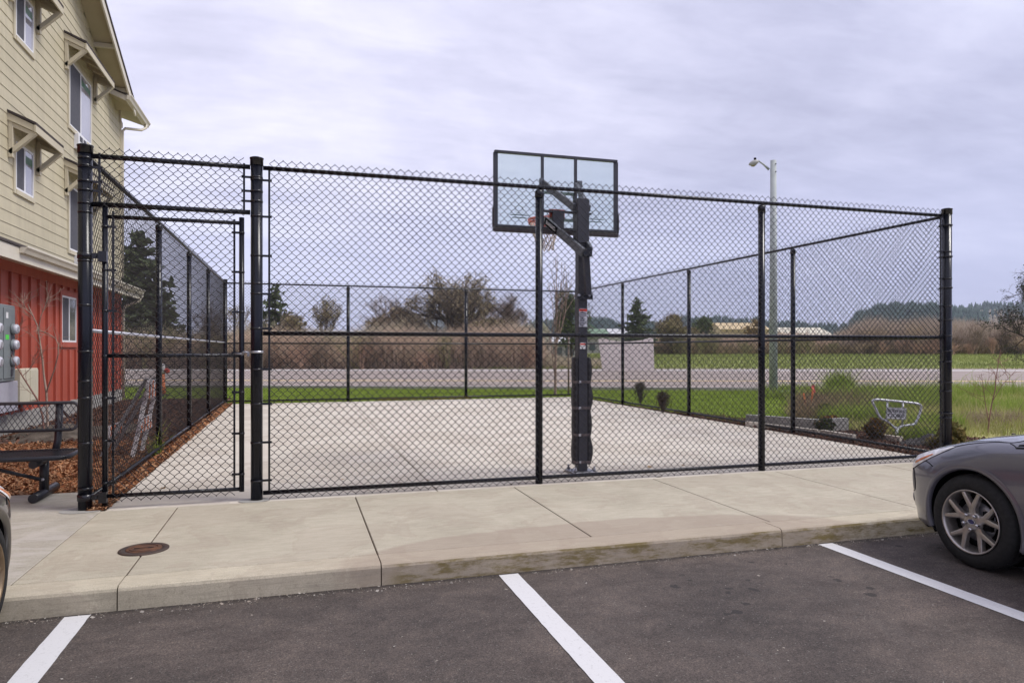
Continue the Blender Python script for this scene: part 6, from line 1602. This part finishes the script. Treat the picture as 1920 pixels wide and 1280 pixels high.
bushes('thicket_bushes', spots(80, 1000, 16, 53.6, 56, 606, 652, .8, 1.6), tb1); bushes('thicket_bushes', spots(80, 1000, 14, 53.4, 55, 630, 665, .7, 1.3), tb2)
bushes('thicket_bushes', spots(80, 1000, 13, 53.4, 55, 625, 660, .7, 1.4), tb3); bushes('thicket_bushes', spots(80, 1000, 12, 54, 57, 596, 640, .9, 1.7), tb4)
bushes('far_thicket_bushes', spots(1600, 2100, 14, 93, 98, 606, 645, 1.2, 2.4), tb1, .025); bushes('far_thicket_bushes', spots(1600, 2100, 12, 93, 97, 615, 650, 1.0, 2.2), tb2, .025); bushes('far_thicket_bushes', spots(1230, 1600, 10, 93, 97, 628, 650, 1.0, 2.0), tb4, .025)
bushes('far_thicket_bushes', spots(1600, 2100, 12, 92, 95, 640, 655, .8, 1.6), tb3, .022)
# saplings
def drawn_sapling(label, base, limbs, d, mat, r0=.016, twigs=26, tl=.32):
    """limbs given as polylines; fine twigs sprout along them"""
    root = empty('sapling', base, label, 'sapling'); big = []; segs = []; tips = []
    for li, (pts, ra, rb) in enumerate(limbs):
        P = [np.array(PD(x, y, d + dd)) for x, y, dd in pts]; n = len(P)
        for i in range(n - 1):
            r1 = ra + (rb - ra) * i / (n - 1); r2 = ra + (rb - ra) * (i + 1) / (n - 1); big.append([*P[i], *P[i + 1], r1, r2])
        for _ in range(twigs):
            t = rng.uniform(.35, 1) * (n - 1.001); i = int(t); q = P[i] + (P[i + 1] - P[i]) * (t - i); dv = (P[i + 1] - P[i]) / np.linalg.norm(P[i + 1] - P[i]) * .8 + rng.normal(0, .55, 3); dv[2] = abs(dv[2]) * .8 + .1
            grow(q, dv / np.linalg.norm(dv), tl * rng.uniform(.4, 1.1), .0045, 1, segs, tips, .5, .1, (1, 3), .7, .12, .0022)
    V, F = tubes_np(big, 7); np_mesh('trunk', V, F, M[mat], root, True)
    V, F = tubes_np(np.array(segs)[:, :8], 3); np_mesh('crown', V, F, M[mat], root, True)
dS = 12.3
drawn_sapling('bare forked sapling with pale trunk against the red wall, under the small window', PD(90, HY, dS).xy.to_3d(), [
    ([(90, 828, 0), (89, 780, 0), (87, 735, 0), (82, 700, .05), (80, 675, .05), (75, 640, .1), (70, 610, .1), (60, 588, .12), (52, 570, .15)], .022, .007),
    ([(87, 735, 0), (95, 712, -.1), (103, 690, -.15), (109, 665, -.2), (110, 648, -.2), (104, 634, -.2), (92, 626, -.15), (78, 620, -.1)], .012, .005),
    ([(72, 622, .1), (76, 595, 0), (84, 575, 0), (89, 556, 0)], .008, .004), ([(62, 592, .1), (50, 580, 0), (42, 566, 0)], .007, .004)], dS, 'twig_pale', twigs=9, tl=.26)
drawn_sapling('bare leaning sapling in front of the electric meters and cream cabinet', PD(85, HY, dS - .2).xy.to_3d(), [
    ([(84, 826, -.2), (80, 780, -.2), (72, 752, -.2), (58, 730, -.2), (42, 705, -.2), (30, 685, -.2), (20, 660, -.2), (14, 630, -.2)], .018, .006),
    ([(26, 676, -.2), (28, 650, -.1), (34, 625, 0), (40, 600, 0)], .007, .003), ([(42, 705, -.2), (58, 690, -.1), (66, 670, 0)], .006, .003)], dS, 'twig_red', twigs=9, tl=.26)
p = G(1041, 742); bare_tree('sapling', 'slim bare street tree on the far lawn, left of the hoop post', 'sapling', p, 4.6, 3, .045, .32, .35, .5, 'twig_pale', 'twig', wig=.06, minr=.006, squash=.6)
for px in (1014, 1066):
    q = G(px, 741); tag(MB().tube([q, q + Vector((0, 0, 2.0))], .03, 8).build('tree_stake', M['twig'], origin=q), 'wooden tree stake on the far lawn, ' + ('left' if px < 1040 else 'right') + ' of the slim street tree', 'stake')
dQ = G(1852, 812); dq_ = dQ.x * SN + dQ.y * CS
drawn_sapling('thin reddish bare sapling in the rough grass beyond the grey car', dQ, [
    ([(1852, 815, 0), (1855, 785, 0), (1860, 755, 0), (1866, 730, 0), (1868, 705, 0), (1872, 680, 0), (1876, 655, 0)], .012, .004),
    ([(1854, 790, 0), (1848, 760, .1), (1844, 730, .1), (1840, 700, .1)], .008, .003), ([(1862, 750, 0), (1880, 720, -.1), (1900, 700, -.1)], .006, .003)], dq_, 'twig_red', twigs=5, tl=.30)
# shrubs
def shrub(label, px, py, H, r, mat, n=1200, leaf=.05, cat='shrub', up=True, group='shrubs along the right fence'):
    b = G(px, py); root = empty('shrub', b, label, cat, group)
    d = rng.normal(0, 1, (n, 3)); d /= np.linalg.norm(d, axis=1)[:, None]; s = rng.random(n) ** .45
    C = np.stack([d[:, 0] * r * s, d[:, 1] * r * s, H * .5 + d[:, 2] * H * .5 * s], 1)
    lob = 1 + .35 * np.sin(C[:, 0] * 9 / r * .5 + px) * np.sin(C[:, 2] * 6 / H + py); C[:, :2] *= lob[:, None]
    V, F = leaf_quads(np.repeat(C, 2, 0) + rng.normal(0, .02, (2 * len(C), 3)) + np.array(b), leaf * .75, .5, .5); np_mesh('leaves', V, F, mat, root)
    m = 40; a = rng.uniform(0, 6.28, m); S = np.stack([np.zeros(m), np.zeros(m), np.zeros(m), np.cos(a) * r * .7, np.sin(a) * r * .7, rng.uniform(.4, .95, m) * H, np.full(m, .008), np.full(m, .003)], 1); S[:, :3] += np.array(b); S[:, 3:6] += np.array(b)
    V, F = tubes_np(S, 4); np_mesh('stems', V, F, M['twig'], root)
    return root
def spiky(label, px, py, H, r, mat, n=900):
    b = G(px, py); root = empty('conifer_shrub', b, label, 'shrub', 'shrubs along the right fence')
    P = [(b.x + .15 * math.cos(t), b.y + .15 * math.sin(t)) for t in np.linspace(0, 6.2, 8)]
    segs = []; tips = []
    for _ in range(60):
        a = rng.uniform(0, 6.28); t = abs(rng.normal(0, .45)); d = np.array([math.cos(a) * t, math.sin(a) * t, 1]); grow((0, 0, 0), d / np.linalg.norm(d), H * .3, .008, 1, segs, tips, .35, .4, (2, 4), .8, .1, .003)
    S = np.array(segs); k = H / S[:, 5].max(); S[:, :6] *= k; S[:, [0, 1, 3, 4]] *= r / max(.05, np.abs(S[:, 3]).max()); S[:, :3] += np.array(b); S[:, 3:6] += np.array(b)
    V, F = tubes_np(S[:, :8], 3); np_mesh('stems', V, F, M['bark_dark'], root)
    C = S[rng.integers(0, len(S), n), 3:6] + rng.normal(0, .04, (n, 3)) * np.array([1.5, 1.5, 1]); V, F = leaf_quads(C, .075, .5, .16, 2.2); np_mesh('foliage', V, F, mat, root)
dk_ = fol('dark_conifer_shrub', [(.075, .065, .035), (.045, .048, .022), (.10, .08, .045)])
spiky('dark wispy upright shrub on the lawn beside the first right fence post', 1200, 757, .62, .26, dk_, 420)
spiky('brownish dark upright shrub on the lawn, right of the wispy one', 1243, 774, .52, .24, fol('brown_conifer_shrub', [(.11, .07, .045), (.06, .05, .028), (.14, .09, .06)]), 380)
rh = fol('rhododendron_leaves', [(.04, .062, .022), (.06, .085, .03), (.03, .045, .018), (.16, .10, .05)], scale=4)
shrub('small dark green shrub in the bed above the orange tinged one', 1546, 783, .28, .16, rh, 900, .07)
shrub('low dark green shrub at the end of the low concrete wall', 1546, 812, .27, .15, rh, 900, .06)
shrub('orange tinged low shrub between two dark green ones', 1556, 798, .20, .18, fol('rusty_leaves', [(.36, .14, .05), (.22, .10, .04), (.12, .08, .03)]), 500, .06)
shrub('rusty brown and green shrub left of the SIDEWALK CLOSED sign foot', 1641, 824, .34, .14, fol('rusty_green_leaves', [(.10, .07, .03), (.22, .11, .04), (.05, .06, .025), (.16, .09, .045)]), 1100, .055)
shrub('yellow green leafy shrub behind the right corner post, above the grey car bonnet', 1782, 842, .40, .18, fol('yellow_green_leaves', [(.28, .22, .08), (.16, .15, .045), (.09, .09, .03), (.34, .26, .11)]), 1200, .075)
shrub('tiny yellowish shrub at the foot of the right corner post', 1752, 838, .16, .12, fol('pale_leaves', [(.3, .24, .09), (.18, .16, .05)]), 250, .05)
# dead weeds around the orange marker
blades('dead_weeds', [(G(1480, 790)), (G(1575, 790)), (G(1660, 762)), (G(1500, 752))], 6500, .27, .012, -.02, chips_mat('dead_stems', [(.30, .22, .15), (.22, .15, .10), (.36, .28, .18), (.15, .12, .06)], tr=.2), lean=.9)
blades('dead_weeds', [(G(1800, 800)), (G(1918, 800)), (G(1918, 785)), (G(1800, 785))], 1500, .16, .016, -.02, chips_mat('dead_straw', [(.38, .31, .20), (.28, .22, .14)], tr=.2), lean=1.1)
mk = G(1515, 770); mo = empty('marker_stake', mk, 'orange marker stakes with fluttering ribbon in the dead weeds', 'marker stakes')
dm = mk.x * SN + mk.y * CS
MB().tube([PD(1517, 771, dm), PD(1523, 742, dm), PD(1524, 727, dm)], .022, 6).build('stake', M['bar_orange'], mo)
MB().tube([PD(1514, 771, dm), PD(1508, 745, dm), PD(1507, 737, dm)], .020, 6).build('stake', M['bar_orange'], mo)
MB().bar(PD(1524, 721, dm), PD(1527, 736, dm), .012, .05).bar(PD(1527, 722, dm), PD(1522, 728, dm), .012, .06).build('ribbon', simple('pink_ribbon', (.75, .16, .14), None, 20, .5), mo)
vb = G(1474, 741); tag(MB().bbox(vb.x - .35, vb.x + .35, vb.y - .25, vb.y + .25, -.02, .16, .03).build('utility_box_lid', simple('pale_blue_plastic', (.45, .52, .52), (.36, .43, .43), 9, .6), origin=vb), 'pale blue grey ground box on the lawn beside the street lamp', 'utility box')

# ------------------------------------------------------------------ houses far off
def house(label, px0, px1, d, y_eave, y_ridge, wall, roof, depth=9, gable=False, ybase=662):
    a, b = PD(px0, HY, d), PD(px1, HY, d); a.z = b.z = 0; ax = (b - a); w = ax.length; ax.normalize(); bk = Vector((-ax.y, ax.x, 0)); bk = bk if bk.dot(Vector((SN, CS, 0))) > 0 else -bk
    root = empty('house', a, label, 'house', 'buildings far beyond the road'); ze, zr = Ht(y_eave, d), Ht(y_ridge, d)
    def P(u, v, z): return a + ax * (u * w) + bk * v + Vector((0, 0, z))
    if gable:
        MB().prism([P(0, 0, -1), P(1, 0, -1), P(1, 0, ze), P(.5, 0, zr), P(0, 0, ze)], bk * depth).build('wall', wall, root)
        o = .06
        for s in (0, 1):
            e = -o if s == 0 else 1 + o; zz_ = ze - (zr - ze) * 2 * o
            MB().prism([P(e, -.4, zz_), P(.5, -.4, zr), P(.5, -.4, zr + .3), P(e, -.4, zz_ + .3)], bk * (depth + .8)).build('roof', roof, root)
    else:
        MB().prism([P(0, 0, -1), P(0, depth, -1), P(0, depth, ze), P(0, depth / 2, zr - .1), P(0, 0, ze)], ax * w).build('wall', wall, root)
        MB().prism([P(-.03, -.5, ze - .1), P(-.03, depth / 2, zr), P(-.03, depth + .5, ze - .1), P(-.03, depth + .5, ze + .15), P(-.03, depth / 2, zr + .25), P(-.03, -.5, ze + .15)], ax * (w * 1.06)).build('roof', roof, root)
    n = max(2, int(w / 4))
    for i in range(n):
        u = (i + .5) / n; h = max(.8, (ze + 1) * .28)
        MB().prism([P(u - .5 / w, -.03, ze * .35), P(u + .5 / w, -.03, ze * .35), P(u + .5 / w, -.03, ze * .35 + h), P(u - .5 / w, -.03, ze * .35 + h)], bk * -.02).build('window', M['pane_dark'], root)
wl = lambda n, c: simple(n, c, None, .6, .7)
W1 = wl('cream_wall', (.56, .54, .46)); W2 = wl('tan_wall', (.55, .43, .26)); W3 = wl('grey_wall', (.40, .39, .37)); RG = wl('green_roof', (.20, .30, .20)); RW = wl('pale_roof', (.66, .66, .68)); RT = wl('tan_roof', (.60, .47, .27)); RP = wl('cream_roof', (.62, .58, .46)); RD = wl('grey_roof', (.30, .29, .29))
house('far house with pale gable and green tinted roof, right of the hoop post', 1088, 1124, 130, 622, 610, W1, RG, 10, True)
house('green roofed far house beside the pale gabled house', 1100, 1142, 124, 632, 618, W3, RG, 8)
house('long far building with pale roof beyond the pale panel', 1128, 1186, 140, 628, 617, W1, RW, 10)
house('white roofed shed left of the hoop post', 1034, 1080, 80, 643, 628, W3, RW, 6)
house('cream house peeking out between oak and evergreen', 1000, 1034, 110, 628, 606, W1, RP, 8, True)
house('tan far building left of the street lamp', 1352, 1440, 210, 618, 605, W2, RT, 14)
house('wide cream roofed far building right of the street lamp', 1478, 1568, 220, 632, 613, W1, RP, 26)
house('low grey house behind the far thicket, right of the pale panel', 1232, 1282, 135, 650, 640, W3, RD, 8)
house('small far house behind the brambles', 592, 640, 90, 634, 622, W3, RD, 8)

# ------------------------------------------------------------------ hills and their woods
def hill(name, d, pts, mat, dz=300, seed=0):
    V = []; F = []; N = 90; Mr = 10; x0, x1 = pts[0][0], pts[-1][0]
    xs = np.linspace(x0, x1, N); top = np.interp(xs, [p[0] for p in pts], [p[1] for p in pts])
    for i in range(N):
        H_ = max(0, Ht(top[i], d)) + 2.0 * math.sin(i * .7 + seed) * min(1, Ht(top[i], d) / 20)
        for j in range(Mr + 1):
            t = j / Mr; q = PD(xs[i], HY, d - dz * (1 - t)); V.append((q.x, q.y, max(-1, H_ * (math.sin(t * math.pi / 2)) ** 1.3 - 1 * (1 - t))))
        q = PD(xs[i], HY, d + dz); V.append((q.x, q.y, -2))
    r = Mr + 2
    for i in range(N - 1):
        for j in range(r - 1): F.append((i * r + j, i * r + j + 1, (i + 1) * r + j + 1, (i + 1) * r + j))
    o = tag(np_mesh(name, V, F, mat, smooth=True), kind='structure')
    return o, np.array(V).reshape(N, r, 3)
def wood(name, grid, n, h, mat, jmin=3, jmax=10, irange=None, wr=.22):
    N, r, _ = grid.shape; i = rng.uniform(0 if irange is None else irange[0] * (N - 1), (N - 1.01) if irange is None else irange[1] * (N - 1.01), n); j = rng.uniform(jmin, jmax, n)
    i0, j0 = i.astype(int), j.astype(int); fi, fj = (i - i0)[:, None], (j - j0)[:, None]
    P = (grid[i0, j0] * (1 - fi) + grid[i0 + 1, j0] * fi) * (1 - fj) + (grid[i0, j0 + 1] * (1 - fi) + grid[i0 + 1, j0 + 1] * fi) * fj
    VV = []; FF = []; b = 0; k = 7
    H = h * rng.uniform(.55, 1.25, n); a = 2 * np.pi * np.arange(k) / k
    for t in range(3):                                     # three ragged skirts per tree
        z0 = H * (.10 + .26 * t); z1 = H * (.58 + .21 * t); R_ = H * wr * (1 - .27 * t)
        rad = R_[:, None] * rng.uniform(.7, 1.2, (n, k))
        ring = np.stack([P[:, 0:1] + rad * np.cos(a), P[:, 1:2] + rad * np.sin(a), (P[:, 2] + z0)[:, None] + rng.normal(0, .03, (n, k)) * H[:, None]], -1)
        apex = P + np.stack([np.zeros(n), np.zeros(n), z1], 1)
        V = np.concatenate([ring, apex[:, None, :]], 1).reshape(-1, 3); ii = np.arange(n)[:, None] * (k + 1) + b; q = np.arange(k)[None, :]
        FF.append(np.stack([ii + q, ii + (q + 1) % k, ii + k + 0 * q], -1).reshape(-1, 3)); VV.append(V); b += n * (k + 1)
    return tag(np_mesh(name, np.concatenate(VV), np.concatenate(FF), mat), kind='stuff')
hm = simple('hillside', (.13, .12, .075), (.075, .085, .05), .02, .95, spec=.05, detail=6); hm2 = simple('wooded_hillside', (.045, .06, .035), (.03, .042, .026), .02, .95, spec=.05)
wd = chips_mat('far_conifers', [(.050, .085, .070), (.035, .062, .055), (.068, .105, .080)], scale=.03)
wdd = chips_mat('far_bare_wood', [(.27, .23, .17), (.21, .18, .13), (.32, .27, .20)], scale=.03)
h1, g1 = hill('hills', 950, [(1500, 648), (1570, 640), (1610, 606), (1650, 592), (1700, 588), (1760, 592), (1800, 598), (1850, 604)], hm2, 300, 1)
wood('hill_conifers', g1, 2600, 15, wd, 1, 10)
h2, g2 = hill('hills', 1250, [(1640, 640), (1740, 606), (1790, 597), (1840, 594), (1880, 590), (1960, 588), (2100, 582), (2400, 575), (2700, 600)], hm, 380, 2)
wood('ridge_conifers', g2, 1500, 21, wd, 8.6, 10, wr=.26); wood('bare_hill_wood', g2, 2600, 9, wdd, 2, 8.6, wr=.5); wood('mid_hill_conifers', g2, 260, 14, wd, 4, 8.5, (.08, .4))
h3, g3 = hill('hills', 1150, [(940, 650), (1000, 622), (1060, 612), (1110, 612), (1150, 622), (1200, 628), (1260, 616), (1330, 612), (1400, 616), (1480, 622), (1580, 630), (1640, 648)], hm2, 320, 3)
wood('hill_conifers', g3, 2600, 17, wd, 3, 10)
h4, g4 = hill('hills', 2200, [(-300, 652), (200, 640), (500, 636), (640, 628), (690, 616), (740, 600), (800, 596), (900, 602), (1000, 620), (1100, 640)], simple('blue_hill', (.06, .08, .07), (.045, .06, .055), .01, .95), 500, 4)
USE_HAZE = True
# ------------------------------------------------------------------ the air
def make_haze():
    m, nt, b = new_mat('haze_air'); nt.nodes.remove(b)
    v = nd(nt, 'ShaderNodeVolumePrincipled'); v.inputs['Color'].default_value = (.82, .87, 1.0, 1); v.inputs['Density'].default_value = HAZE; v.inputs['Anisotropy'].default_value = 0.0
    nt.links.new(v.outputs[0], nt.nodes['Material Output'].inputs['Volume'])
    o = MB().b2(-3300, 3300, -150, 3600, -4, 180).build('haze', m)
    return tag(o, kind='stuff')
HAZE = 0.00017
if USE_HAZE: make_haze()
